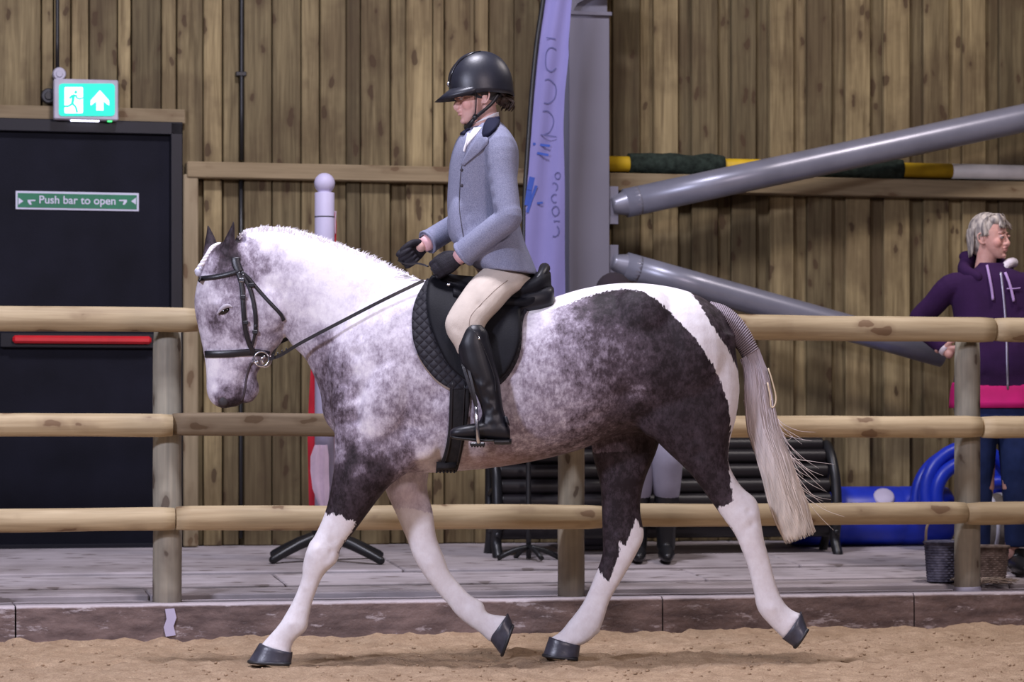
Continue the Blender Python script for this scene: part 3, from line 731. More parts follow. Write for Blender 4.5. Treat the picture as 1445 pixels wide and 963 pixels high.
def hoop(R, r, cxp, cyp, dv, lean, a0=-30, a1=210):
    c0 = Q(cxp, cyp, vh+dv); bm = bmesh.new(); pts = []
    for i in range(25):
        a = math.radians(a0+(a1-a0)*i/24); q = Vector((R*math.cos(a), lean*R*math.sin(a), R*math.sin(a))); pts.append(c0+RZ.to_3x3() @ q)
    tube(bm, pts, r, 12, 1, dome=True); part('hose_loop', bm, M_BLUE, hb)
hoop(68*sc_, 10*sc_, 1370, 700, 0.0, 0.12, -25, 205); hoop(48*sc_, 10*sc_, 1366, 702, -0.03, 0.1, -10, 190); hoop(74*sc_, 9*sc_, 1362, 712, 0.10, 0.15, 0, 180)
bm = bmesh.new(); tube(bm, [Q(1378, 690, vh-0.1), Q(1400, 682, vh-0.12), Q(1432, 684, vh-0.12), Q(1450, 700, vh-0.05)], 9.5*sc_, 12, 4, dome=True); part('hose_loop', bm, M_BLUE, hb)
M_MAT = plain('rolled_mat', (0.16, 0.14, 0.13), 0.9, 0.2, 0, 0.3, 20, 0.5, 60)
vm = 2.85; zm = fl(vm); rm_ = 46/F*(D+Yat(1400, vm))
mt = thing('rolled_mat', 'grey brown rolled matting on the walkway right of the last post', 'mat', W(UZ(1410, 760, vm)[0], vm, zm), ANG)
part('mat_roll', ulathe([(UZ(1377, 740, vm)[0], rm_*0.93), (UZ(1379, 740, vm)[0], rm_), (UZ(1422, 740, vm)[0], rm_), (UZ(1424, 740, vm)[0], rm_*0.93)], vm, zm+rm_), M_MAT, mt)
for x in (1388, 1408): part('mat_tie', ulathe([(UZ(x, 740, vm)[0], rm_*1.02), (UZ(x+5, 740, vm)[0], rm_*1.02)], vm, zm+rm_), M_SWHITE, mt, True, 'pale tie around the roll')

# ---- wicker baskets
def wick(c1, c2, name):
    m = NT(name, 0.8, 0.3); o = m.obj(); nz = m.noise(o, 30, 3); m.col(m.mix(m.mr(nz, 0.35, 0.65), c1, c2)); return m.m
M_WG = wick((0.07, 0.07, 0.11), (0.17, 0.17, 0.24), 'grey_wicker'); M_WB = wick((0.13, 0.095, 0.08), (0.26, 0.20, 0.17), 'brown_wicker')
M_STRAW = plain('straw', (0.42, 0.34, 0.28), 0.9, 0.2, 0, 0.25)
def basket(x, yb, v, wpx, hpx, m, label, handle):
    s = (D+Yat(x, v))/F; u = UZ(x, yb, v)[0]; z0 = fl(v)+0.004; R = wpx/2*s; Hh = hpx*s
    b = thing('wicker_basket', label, 'basket', W(u, v, z0), ANG)
    rows = 15; n = 36; bm = bmesh.new(); rs = []
    for i in range(rows*4+1):
        t = i/(rows*4); row = i//4; rad = R*(0.84+0.16*t)*(1+0.018*math.sin(t*rows*2*math.pi))
        rs.append([W(u+rad*(1+0.03*math.cos(k_*math.pi+row*math.pi))*math.cos(k_*2*math.pi/n), v+rad*0.85*(1+0.03*math.cos(k_*math.pi+row*math.pi))*math.sin(k_*2*math.pi/n), z0+Hh*t) for k_ in range(n)])
    inner = [[p.lerp(W(u, v, p.z), 0.09) for p in r] for r in rs[::-4]]
    rings(bm, rs+inner); bmesh.ops.recalc_face_normals(bm, faces=bm.faces[:]); part('woven_body', bm, m, b)
    bm = bmesh.new(); pts = [W(u+R*1.0*math.cos(k_*2*math.pi/24), v+R*0.85*math.sin(k_*2*math.pi/24), z0+Hh) for k_ in range(25)]; tube(bm, pts, 0.008, 8, 1); part('rim', bm, m, b)
    if handle:
        bm = bmesh.new(); tube(bm, [W(u+R*0.98, v, z0+Hh-0.01), W(u+R*0.85, v, z0+Hh+0.09), W(u, v, z0+Hh+0.14), W(u-R*0.85, v, z0+Hh+0.09), W(u-R*0.98, v, z0+Hh-0.01)], 0.007, 8, 5); part('handle', bm, M_STRAW, b)
    return b
basket(1331, 826, 1.79, 54, 56, M_WG, 'grey blue wicker basket left of the last fence post', True)
basket(1393, 818, 1.86, 62, 46, M_WB, 'brown wicker basket right of the last fence post', False)
bm = bmesh.new(); rr = random.Random(3)
for i in range(90):
    u = UZ(rr.uniform(1352, 1425), 818, 1.7)[0]; v = rr.uniform(1.63, 1.74); a = rr.uniform(-0.5, 0.5); l = rr.uniform(0.03, 0.07)
    tube(bm, [W(u-l*math.cos(a), v-l*math.sin(a)*0.5, fl(v)+rr.uniform(0.003, 0.03)), W(u+l*math.cos(a), v+l*math.sin(a)*0.5, fl(v)+rr.uniform(0.003, 0.03))], 0.0022, 4, 1)
solo('loose_straw', bm, M_STRAW, Q(1390, 826, 1.7), 'loose straw lying at the foot of the brown basket', 'straw', kind='stuff')
# ---------------------------------------------------------------- the horse
N_, Fr = -0.125, 0.125       # near and far leg planes
bm = bmesh.new()
loft(bm, [(460, 480, 466, 590, .07, 0), (472, 452, 478, 625, .15, 0), (500, 425, 506, 650, .20, 0), (545, 400, 548, 664, .235, 0), (595, 396, 598, 668, .255, 0),
          (650, 410, 650, 665, .285, 0), (700, 420, 700, 660, .30, 0), (760, 424, 760, 650, .31, 0), (820, 408, 822, 634, .30, 0),
          (870, 400, 872, 614, .285, 0), (920, 401, 922, 612, .275, 0), (970, 411, 965, 615, .255, 0), (1005, 430, 1000, 600, .20, 0), (1034, 470, 1030, 570, .12, 0)], 4, 32, 2.1)
loft(bm, [(620, 404, 520, 650, .20, 0), (575, 388, 462, 600, .155, 0), (540, 374, 452, 555, .125, 0), (500, 358, 440, 525, .105, 0), (460, 343, 430, 506, .092, 0),
          (415, 330, 414, 490, .085, 0), (375, 326, 396, 465, .080, 0), (345, 330, 372, 440, .075, 0)], 4, 28, 2.0)
# head
loft(bm, [(318, 340, 372, 350, .055, 0), (294, 352, 396, 390, .082, 0), (282, 385, 404, 430, .092, 0), (275, 415, 404, 462, .094, 0), (275, 440, 397, 484, .082, 0),
          (283, 478, 378, 502, .064, 0), (289, 508, 362, 520, .054, 0), (291, 532, 348, 536, .050, 0), (292, 555, 343, 556, .052, 0), (300, 570, 342, 566, .045, 0), (314, 577, 338, 573, .025, 0)], 4, 28, 2.3)
loft(bm, [(352, 492, 384, 500, .042, 0), (350, 515, 371, 515, .038, 0), (344, 532, 362, 530, .034, 0), (341, 548, 366, 545, .036, 0), (340, 562, 365, 555, .032, 0), (344, 570, 357, 567, .018, 0)], 4, 18, 2.2)
for s in (-1, 1):
    ell(bm, P(377, 436, s*.060), (.082, .032, .105))             # cheek
    ell(bm, P(312, 431, s*.072), (.034, .024, .022))             # brow over the eye
    ell(bm, P(313, 560, s*.036), (.030, .022, .026))             # nostril rim
    ell(bm, P(340, 480, s*.045), (.050, .020, .07))
    ell(bm, P(548, 560, s*.19), (.11, .075, .22), Matrix.Rotation(0.35, 3, 'Y'))   # shoulder
    ell(bm, P(500, 575, s*.12), (.10, .09, .15))                 # breast
    ell(bm, P(590, 622, s*.17), (.10, .06, .09))
    ell(bm, P(905, 455, s*.15), (.16, .12, .15)); ell(bm, P(965, 500, s*.15), (.19, .12, .24))
    ell(bm, P(922, 578, s*.13), (.075, .065, .12))               # stifle
    ell(bm, P(597, 405, s*.03), (.10, .05, .03))
# crest under the hogged mane
cr = catmull([(336, 336), (348, 328), (372, 324), (400, 326), (430, 333), (460, 343), (500, 357), (535, 371), (560, 383), (590, 397)], 12)
rg = []
for i, (x, y) in enumerate(cr):
    t = i/(len(cr)-1); h_ = (1+5*math.sin(math.pi*min(1, t*1.1)))*0.003*(1+0.12*noise.noise(Vector((i*.31, 0, 0))))*min(1, t*9+.15); c0 = P(x, y+8, 0); wv = 0.016
    d0 = P(*cr[min(i+1, len(cr)-1)], 0)-P(*cr[max(i-1, 0)], 0); up = Vector((-d0.z, 0, d0.x)).normalized(); up = up if up.z > 0 else -up
    rg.append([c0+Vector((0, -wv, 0)), c0+up*(0.024+h_*.7)+Vector((0, -wv*.7, 0)), c0+up*(.024+h_), c0+up*(.024+h_*.7)+Vector((0, wv*.7, 0)), c0+Vector((0, wv, 0)), c0-up*.01])
rings(bm, rg)
# near ear, far ear
loft(bm, [(304, 378, 333, 380, .030, -.050), (306, 364, 333, 364, .030, -.052), (311, 350, 332, 350, .026, -.055), (318, 334, 332, 334, .020, -.057), (325, 320, 332, 320, .012, -.058), (328, 311, 331, 311, .004, -.058)], 4, 16, 2)
loft(bm, [(286, 366, 316, 368, .026, .050), (287, 352, 310, 352, .024, .052), (289, 338, 305, 338, .020, .055), (291, 326, 300, 327, .012, .057), (292, 316, 295, 316, .004, .058)], 4, 16, 2)
# dock of the tail
loft(bm, [(985, 455, 998, 426, .06, 0), (1006, 462, 1022, 433, .052, 0), (1022, 474, 1040, 447, .046, 0), (1036, 488, 1056, 468, .042, 0), (1047, 506, 1068, 492, .040, 0), (1052, 520, 1073, 508, .035, 0)], 4, 18, 2)
# legs
near_fore = [(472, 600, 600, 600, .09, N_*1.1), (471, 640, 592, 652, .088, N_*1.1), (470, 668, 550, 686, .078, N_*1.1), (461, 715, 520, 724, .062, N_), (447, 750, 498, 754, .050, N_), (433, 775, 482, 773, .050, N_),
     (427, 797, 476, 793, .050, N_), (425, 818, 457, 812, .037, N_), (414, 846, 444, 842, .031, N_), (403, 866, 437, 868, .034, N_), (393, 882, 433, 889, .040, N_), (378, 899, 414, 907, .036, N_), (366, 913, 411, 927, .047, N_)]
far_fore = [(530, 640, 612, 635, .08, Fr*1.1), (543, 690, 603, 686, .074, Fr*1.1), (557, 722, 611, 722, .062, Fr), (574, 762, 616, 758, .050, Fr), (585, 790, 627, 786, .050, Fr), (600, 815, 634, 806, .044, Fr), (615, 834, 645, 820, .034, Fr),
     (633, 855, 664, 840, .031, Fr), (645, 870, 681, 850, .036, Fr), (661, 883, 687, 864, .036, Fr), (678, 895, 700, 868, .034, Fr), (692, 908, 717, 869, .045, Fr)]
near_hind = [(880, 470, 1036, 470, .10, -.13), (885, 540, 1044, 545, .10, -.13), (903, 595, 1039, 590, .095, -.13), (935, 632, 1031, 620, .085, N_), (973, 668, 1029, 655, .066, N_), (1003, 708, 1046, 686, .050, N_), (1020, 732, 1068, 706, .044, N_),
     (1036, 754, 1074, 735, .044, N_), (1045, 774, 1079, 764, .040, N_), (1054, 798, 1086, 788, .033, N_), (1063, 835, 1097, 829, .032, N_), (1069, 862, 1108, 852, .038, N_), (1088, 885, 1120, 862, .036, N_), (1106, 903, 1131, 866, .045, N_)]
far_hind = [(850, 560, 945, 560, .09, .13), (834, 622, 930, 628, .085, .13), (845, 678, 914, 668, .070, Fr), (848, 700, 906, 695, .058, Fr), (849, 735, 904, 722, .048, Fr), (850, 765, 909, 757, .044, Fr), (849, 785, 898, 783, .042, Fr), (838, 815, 880, 815, .036, Fr), (822, 851, 861, 848, .032, Fr),
     (800, 880, 850, 882, .040, Fr), (790, 892, 836, 902, .038, Fr), (776, 901, 817, 913, .046, Fr)]
for L in (near_fore, far_fore, near_hind, far_hind): loft(bm, L, 4, 20, 2.1)
for x, y, Y, r in ((452, 785, N_, .05), (430, 878, N_, .022), (604, 795, Fr, .045), (676, 862, Fr, .02), (1062, 716, N_, .022), (1104, 858, N_, .018), (899, 768, Fr, .022), (843, 890, Fr, .018), (447, 776, N_, .05), (1100, 870, N_, .02)):
    ell(bm, P(x, y, Y), (r*0.8, r*0.8, r), None, 12)
horse_me = fuse(bm, 0.0075, 12, 0.5)
dent(horse_me, [(P(314, 565, s*.058), 0.012, 0.013) for s in (-1, 1)]+[(P(348, y, s*.05), 0.006, 0.010) for s in (-1, 1) for y in ()]
    +[(P(317, 350, -.09), 0.010, 0.016), (P(313, 365, -.09), 0.009, 0.016)]
    +[(P(x, y, s*.27), 0.016, 0.045) for s in (-1, 1) for x, y in ((612, 560), (604, 600), (596, 635), (885, 560), (870, 590), (846, 600))]
    +[(P(x, y, s*.12), 0.008, 0.035) for s in (-1, 1) for x, y in ((410, 440), (412, 460), (404, 410))]
    +[(P(x, y, s*.10), 0.006, 0.015) for s in (-1, 1) for x, y in ((335, 470), (338, 480), (341, 490))]
    +[(P(x, y, -.18), 0.007, 0.02) for x, y in ((470, 765), (463, 790), (1052, 745), (1058, 775), (1073, 830))]
    +[(P(x, y, Y+sd*.045), .006, .013) for (x, y, Y) in ((438, 822, N_), (431, 838, N_), (423, 856, N_), (636, 828, Fr), (648, 840, Fr), (660, 852, Fr), (1078, 795, N_), (1085, 815, N_), (1090, 835, N_), (868, 815, Fr), (856, 835, Fr), (845, 855, Fr), (468, 780, N_), (1056, 722, N_), (1062, 740, N_)) for sd in (-1, 1)]
    +[(P(x, y, Y+sd*.045), -.005, .02) for (x, y, Y) in ((447, 790, N_), (446, 775, N_), (608, 795, Fr), (1052, 740, N_), (1068, 726, N_), (1090, 860, N_), (412, 880, N_), (874, 760, Fr)) for sd in (-1, 1)]
    +[(P(x, y, s*.2), .008, .03) for s in (-1, 1) for x, y in ((505, 470), (500, 500), (497, 530), (500, 560))]
    +[(P(x, y, s*.2), .007, .028) for s in (-1, 1) for x, y in ((545, 640), (530, 655), (985, 640), (978, 620), (972, 600))]
    +[(P(440, 781, -.17), -0.006, 0.03), (P(1050, 725, -.17), -0.006, 0.03)])
HT = bvh(horse_me)
# --- coat: patches painted where they lie on the animal (px back-projected through the leg planes)
co = coords(horse_me)
def topx(a, Yc):
    d = D+Yc; return np.stack([a[:, 0]/d*F+CX, HY-(a[:, 2]-H)/d*F], 1)
px = np.stack([co[:, 0]/(D+np.minimum(co[:, 1]*0-0.0, 0)-0.12)*F+CX, HY-(co[:, 2]-H)/(D-0.12)*F], 1)
pf = topx(co, 0.12)
TP = [(300,370,.3),(285,400,.12),(300,420,.22),(315,400,.35),(340,392,.5),(318,438,.42),(300,455,.5),(330,452,.3),(287,470,.2),(340,472,.5),(320,490,.2),(345,500,.2),(380,470,.32),(395,455,.3),(370,430,.22),(385,430,.2),
 (300,520,.03),(320,530,.12),(300,550,.03),(340,535,.3),(356,520,.45),(357,545,.6),(355,562,.5),(365,552,.1),(315,556,.5),(325,574,.97),(338,570,.85),(310,572,.8),(306,560,.55),(365,475,.3),(345,560,.5),(295,568,.1),
 (318,325,1),(325,340,.95),(316,350,.9),(328,360,.95),(293,325,.95),(300,345,.75),(310,370,.75),(320,378,.6),(300,362,.4),
 (345,340,.2),(352,368,.42),(365,375,.42),(345,355,.3),(380,400,.06),(400,430,.1),(375,345,.08),(420,350,0),(450,380,0),(480,400,0),(450,440,.02),(430,480,.2),(440,505,.35),(452,500,.4),(500,440,.02),(540,420,.03),(570,400,.03),(480,470,.12),(455,530,.55),(468,560,.55),(480,520,.5),(500,490,.2),(512,520,.12),(515,560,.12),
 (522,600,.12),(490,590,.5),(475,615,.4),(500,550,.42),(540,500,.28),(560,540,.28),(560,470,.2),(545,580,.35),(580,600,.42),(600,560,.3),(600,620,.35),(575,640,.5),(540,630,.45),(515,632,.4),(525,607,.08),(560,620,.4),(620,600,.32),(598,645,.05),(612,650,.06),(575,655,.5),(462,480,.35),(470,440,.03),(480,640,.35),
 (500,640,.75),(490,675,.8),(512,662,.5),(520,690,.9),(475,700,.85),(500,712,.97),(540,660,.8),(560,650,.6),(500,688,.75),(528,664,.8),(475,680,.75),(496,655,.8),
 (660,640,.25),(700,655,.4),(690,600,.28),(740,580,.28),(740,620,.32),(780,600,.36),(780,550,.36),(760,500,.3),(745,460,.1),(765,450,.12),(760,530,.3),(820,605,.5),(840,580,.45),(800,640,.5),(740,652,.55),(650,662,.25),(855,600,.65),(880,600,.7),(720,560,.25),(700,570,.3),(800,560,.4),(820,540,.45),
 (795,440,.32),(800,465,.5),(820,435,.62),(830,480,.6),(795,500,.42),(850,435,.85),(880,425,.92),(905,445,.88),(870,480,.62),(900,500,.62),(860,520,.6),(900,535,.7),(930,480,.85),(960,520,.92),(930,540,.88),(980,560,.97),(950,600,.98),(1000,620,.98),(900,580,.85),(930,620,.92),(980,650,.97),(1010,680,.93),(990,690,.85),
 (1000,600,.98),(880,550,.72),(896,552,.5),(985,430,.85),(1000,440,.85),(1020,470,.85),(1035,500,.8),(1030,445,.75),(1050,470,.6),(1062,495,.4),(1015,430,.8),(850,560,.55),(840,510,.5),(1044,540,.5)]
TPF = [(870,640,.93),(860,680,.85),(890,680,.88),(870,720,.92),(855,750,.85),(862,780,.92),(885,650,.8),(900,700,.9),(900,640,.9),(575,700,.14),(600,700,.12),(590,745,.04),(609,738,.75),(600,730,.1),(620,800,.05),(640,860,.1),(610,815,.2),(660,850,.12),(852,800,.9),(895,740,.8)]
TPN = [(990,700,.8),(1008,718,.97),(1016,730,.97),(1028,748,.97),(1038,760,.9),(512,728,.95),(502,742,.9),(490,757,.9),(440,800,.03),(452,780,.04),(430,870,.06),(385,905,.1),(395,917,.1),(1060,760,.05),(1070,800,.04),(1090,860,.08),(1060,740,.03),(1050,720,.03)]
def idw(p, T):
    T = np.array(T); out = np.empty(len(p))
    for i in range(0, len(p), 20000):
        q = p[i:i+20000]; d = ((q[:, None, :]-T[None, :, :2])**2).sum(2)+30; wgt = 1/d**1.7
        out[i:i+20000] = (wgt*T[None, :, 2]).sum(1)/wgt.sum(1)
    return out
def sdist(p, poly):
    a = np.array(poly, float); b = np.roll(a, -1, 0); dmin = np.full(len(p), 1e9); ins = np.zeros(len(p), bool)
    for (x0, y0), (x1, y1) in zip(a, b):
        ex_, ey = x1-x0, y1-y0; t = np.clip(((p[:, 0]-x0)*ex_+(p[:, 1]-y0)*ey)/(ex_*ex_+ey*ey+1e-9), 0, 1)
        dmin = np.minimum(dmin, np.hypot(p[:, 0]-x0-t*ex_, p[:, 1]-y0-t*ey))
        c_ = ((y0 > p[:, 1]) != (y1 > p[:, 1])) & (p[:, 0] < (x1-x0)*(p[:, 1]-y0)/(y1-y0+1e-9)+x0); ins ^= c_
    return np.where(ins, dmin, -dmin)*0.003
legN = (co[:, 2] < P(0, 640).z) & (co[:, 1] < 0); legF = (co[:, 2] < P(0, 640).z) & (co[:, 1] >= 0)
px[:, 1] = np.where(legN, px[:, 1], px[:, 1])
tone = idw(px, TP+TPN); tone = np.where(legF, idw(pf, TP[:0]+TPF+[(560,640,.4),(880,600,.8)]), tone)
stripe = [(742,446),(772,440),(803,430),(832,418),(853,412),(880,408),(906,413),(927,427),(945,444),(967,467),(988,493),(1002,515),(1015,541),(1026,572),(1030,602),(1027,642),(1029,676),(1033,706),(1026,712),(1012,716),(1014,724),(1030,744),(1041,764),(1044,790),
          (1040,960),(1200,960),(1100,690),(1060,600),(1046,545),(1041,524),(1028,498),(1004,463),(986,430),(960,380),(780,380)]
foreN = [(380,722),(459,722),(464,727),(471,722),(476,729),(483,724),(490,733),(500,734),(503,739),(496,752),(484,768),(478,782),(500,800),(480,950),(330,950)]
crest = [(335,300),(345,333),(400,345),(460,375),(520,395),(600,410),(640,380),(500,300)]
whiteN = np.maximum(np.maximum(sdist(px, stripe), sdist(px, foreN)), sdist(px, crest))
hindF = [(893,742),(897,730),(903,745),(915,745),(915,775),(900,800),(880,850),(860,930),(750,930),(760,890),(800,860),(836,812),(842,800),(850,812),(858,822),(866,800),(874,778),(872,762),(882,770),(888,755)]
foreF = [(545,722),(575,716),(600,722),(622,726),(640,800),(740,850),(740,940),(640,900),(560,780)]
whiteF = np.maximum(sdist(pf, hindF), sdist(pf, foreF))
attr(horse_me, 'tone', tone); attr(horse_me, 'white', np.where(legF, whiteF, whiteN))
attr(horse_me, 'pink', np.clip(np.where(legF, np.exp(-((pf[:, 0]-575)**2/900+(pf[:, 1]-700)**2/400)), np.exp(-((px[:, 0]-690)**2/6000+(px[:, 1]-652)**2/250))), 0, 1))
def coat_mat():
    m = NT('pied_coat', 0.62, 0.22); o = m.obj()
    at = lambda n_: m.n('Attribute', dict(attribute_name=n_)).outputs['Fac']
    fine = m.noise(m.map(o, (1, 1, 0.6)), 95, 4, 0.7); mid = m.noise(m.map(o, (1, 1, 0.8)), 26, 4, 0.7); big = m.noise(o, 7, 3, 0.6)
    dap = m.mr(m.voro(m.map(o, (1, 1, 1.1)), 27), 0.15, 0.75, -0.5, 0.5)
    t = at('tone')
    amp = m.mr(m.math('ABSOLUTE', m.math('SUBTRACT', t, 0.48)), 0.0, 0.5, 1.0, 0.34)
    var = m.math('ADD', m.math('MULTIPLY', m.math('SUBTRACT', fine, 0.5), 0.75), m.math('ADD', m.math('MULTIPLY', m.math('SUBTRACT', mid, 0.5), 0.85), m.math('ADD', m.math('MULTIPLY', m.math('SUBTRACT', big, 0.5), 0.35), m.math('MULTIPLY', dap, 0.14))))
    tt = m.math('ADD', m.math('MINIMUM', m.math('MULTIPLY', t, 1.12), 0.90), m.math('MULTIPLY', var, amp))
    c = m.ramp(tt, [(0.02, (0.80, 0.76, 0.80)), (0.20, (0.60, 0.55, 0.63)), (0.45, (0.27, 0.225, 0.28)), (0.7, (0.082, 0.060, 0.076)), (0.95, (0.017, 0.011, 0.014))])
    e = m.math('ADD', at('white'), m.math('ADD', m.math('MULTIPLY', m.math('SUBTRACT', m.noise(m.map(o, (1, 1, .35)), 95, 3, 0.6), 0.5), 0.032), m.math('MULTIPLY', m.math('SUBTRACT', mid, 0.5), 0.010)))
    c = m.mix(m.mr(e, -0.002, 0.003, 0, 1, True), c, m.mix(m.mr(mid, 0.35, 0.7), (0.82, 0.79, 0.82), (0.72, 0.67, 0.69)))
    c = m.mix(m.math('MULTIPLY', at('pink'), 0.45), c, (0.50, 0.34, 0.30))
    m.col(c); m.bump(m.math('ADD', fine, m.math('MULTIPLY', mid, 0.6)), 0.3, 0.004); return m.m
M_COAT = coat_mat()
M_HAIRW = plain('white_mane_hair', (0.90, 0.87, 0.90), 0.6, 0.3, 0, 0.06, 20)
M_HAIRT = None
def tailm():
    m = NT('tail_hair', 0.5, 0.4); o = m.obj(); z = m.n('SeparateXYZ', None, i0=o).outputs[2]
    c = m.ramp(m.mr(z, 0.3, 1.55), [(0.0, (0.80, 0.69, 0.56)), (0.35, (0.74, 0.65, 0.58)), (0.75, (0.60, 0.54, 0.62)), (0.93, (0.28, 0.23, 0.27))])
    f = m.mr(m.noise(m.map(o, (60, 60, 2.5)), 1.0, 3), 0.3, 0.7, 0.75, 1.2); c = m.mix(1.0, c, m.n('CombineColor', None, i0=f, i1=f, i2=f).outputs[0], 'MULTIPLY')
    m.col(c); return m.m
M_HAIRT = tailm()
M_HOOF = plain('dark_hoof_horn', (0.055, 0.055, 0.075), 0.35, 0.5, 0, 0.3, 25, 0.2, 60)
M_EYE = plain('dark_eye', (0.008, 0.006, 0.006), 0.1, 0.6)
M_LID = plain('grey_eyelid', (0.42, 0.38, 0.43), 0.6); M_DARKSKIN = plain('dark_grey_skin', (0.035, 0.028, 0.032), 0.6)
horse = thing('horse', 'grey and white pied horse trotting left under the rider', 'horse', (0, 0, 0))
part('body', horse_me, M_COAT, horse)
# hooves
def hoof(cor, toe, Y, r=.052):
    """cor/toe: (front, back) picture points of coronet and ground edge"""
    bm = bmesh.new(); (a, b), (c, d) = cor, toe; mid = ((a[0]+c[0])/2, (a[1]+c[1])/2); mid2 = ((b[0]+d[0])/2, (b[1]+d[1])/2)
    loft(bm, [(*a, *b, r*.82, Y), (*[a[0]*.93+c[0]*.07, a[1]*.93+c[1]*.07], *b, r*.92, Y), (*mid, *mid2, r*.98, Y), (*[mid[0]*.1+c[0]*.9, mid[1]*.1+c[1]*.9], *[mid2[0]*.1+d[0]*.9, mid2[1]*.1+d[1]*.9], r*1.10, Y), (*c, *d, r*1.08, Y)], 2, 24, 2.2)
    part('hoof', bm, M_HOOF, horse)
    bm = bmesh.new(); p = P(*c, Y); q = P(*d, Y); ax = (q-p).normalized(); nn = Vector((ax.z, 0, -ax.x)); L = (q-p).length
    pts = [p.lerp(q, .98)+Vector((0, r*.75, 0)), p.lerp(q, .5)+Vector((0, r*1.0, 0)), p.lerp(q, .12)+Vector((0, r*.7, 0)), p.lerp(q, .02), p.lerp(q, .12)-Vector((0, r*.7, 0)), p.lerp(q, .5)-Vector((0, r*1.0, 0)), p.lerp(q, .98)-Vector((0, r*.75, 0))]
    tube(bm, pts, .008, 6, 3); part('horseshoe', bm, M_IRON, horse)
hoof(((366, 908), (413, 922)), ((350, 934), (411, 937)), N_)
hoof(((690, 902), (717, 866)), ((708, 926), (724, 882)), Fr)
hoof(((1104, 902), (1131, 864)), ((1121, 914), (1139, 887)), N_)
hoof(((775, 899), (819, 912)), ((766, 925), (816, 930)), Fr)
for s in (-1, 1):
    a_ = strap(HT, [(359, 506), (354, 514), (350, 524), (347.5, 536), (346, 548), (344, 558), (341, 566)], .010, .0, .0035); me = mkmesh('m', a_)
    if s > 0: mirror(me)
    part('mouth_line', me, plain('dark_lip_skin', (0.045, 0.030, 0.036), 0.6), horse)
# eyes and nostrils
def surf(x, y, tree=None): return hit(tree or HT, x, y)
for s in (-1, 1):
    l, n = surf(317, 439); q = Vector((l.x, l.y*-s, l.z)); bm = bmesh.new(); ell(bm, q, (.024, .010, .012), Matrix.Rotation(-0.45, 3, 'Y')); part('eye', bm, M_EYE, horse)
    bm = bmesh.new(); tube(bm, [Vector((q.x+a, q.y+(-0.005 if q.y < 0 else 0.005), q.z+b)) for a, b in ((-.030, -.012), (-.016, .004), (.000, .017), (.016, .021), (.030, .016))], [.003, .008, .0105, .009, .004], 8, 3, dome=True); part('upper_eyelid', bm, M_LID, horse)
    l, n = surf(315, 566); q = Vector((l.x, l.y*-s, l.z)); bm = bmesh.new(); ell(bm, q, (.021, .008, .023), Matrix.Rotation(-0.5, 3, 'Y')); part('nostril', bm, M_DARKSKIN, horse)
# mane: hogged, standing ridge of short tufts
rr = random.Random(11)
bm = bmesh.new()
for i in range(1500):
    t = rr.random()*(len(cr)-1.01); k_ = int(t); f_ = t-k_; x = cr[k_][0]*(1-f_)+cr[k_+1][0]*f_; y = cr[k_][1]*(1-f_)+cr[k_+1][1]*f_
    p = P(x, y+rr.uniform(-2, 5), rr.uniform(-.020, .016)); dr = Vector((rr.gauss(0.25, .35), p.y*12+rr.gauss(0, .3), 1)).normalized(); l = rr.uniform(.008, .024)*(0.6+0.6*math.sin(math.pi*t/len(cr)))
    s_v = Vector((dr.z, 0, -dr.x))*0.0015; q = p+dr*l*.6; e = p+(dr+Vector((rr.gauss(.2, .2), 0, -.1)))*l
    v = [bm.verts.new(a) for a in (p-s_v*1.3, p+s_v*1.3, q+s_v, q-s_v, e)]; bm.faces.new(v[:4]); bm.faces.new((v[3], v[2], v[4]))
part('mane', bm, M_HAIRW, horse, False, kind='stuff')
bm = bmesh.new()
for i in range(60):
    x = rr.uniform(572, 600); p = P(x, 388+(x-572)*.4, rr.uniform(-.05, -.0)); tube(bm, [p, p+Vector((-.03, -.01, .012)), p+Vector((-.07-rr.random()*.03, -.02, -.0-rr.random()*.02))], [.0016, .0012, .0004], 4, 3, caps=False)
part('mane_wisp', bm, M_HAIRW, horse, kind='stuff')
# braided forelock with white bobbles
bm = bmesh.new()
for i in range(8):
    t = i/7; x = 303-22*t+3*math.sin(t*3); y = 348+32*t-4*math.sin(t*3.1); ell(bm, P(x, y, -.02), (.032-.008*t, .026, .011), Matrix.Rotation(-0.5, 3, 'Y'), 12)
part('braided_forelock', bm, M_HAIRW, horse)
bm = bmesh.new(); ell(bm, P(280, 384, -.03), (.016, .018, .020), None, 12); ell(bm, P(283, 379, -.035), (.010, .012, .010), None, 10); part('forelock_ribbon', bm, M_SWHITE, horse)
# tail
tl = [(1045, 508, 1070, 492, .040, 0), (1050, 530, 1081, 520, .042, 0), (1050, 565, 1090, 556, .045, 0), (1055, 610, 1099, 602, .050, 0), (1070, 655, 1113, 638, .052, 0), (1083, 708, 1127, 676, .052, 0), (1094, 740, 1138, 706, .05, 0), (1106, 764, 1150, 748, .045, 0)]
bm = bmesh.new(); ca = catmull(tl, 6); rs = []
for ii, (ax, ay, bx, by, hw, yc) in enumerate(ca):
    a = P(ax, ay); b = P(bx, by); c_ = (a+b)/2; h_ = (b-a)/2; r = []
    for i in range(48):
        t = 2*math.pi*i/48; q = 0.93+0.08*noise.noise(Vector((i*1.3, ii*.03, 0)))+0.03*(i % 2)
        r.append(c_+h_*math.cos(t)*q+Vector((0, hw*math.sin(t)*q, 0)))
    rs.append(r)
rings(bm, rs); tail = part('tail', bm, M_HAIRT, horse)
bm = bmesh.new()
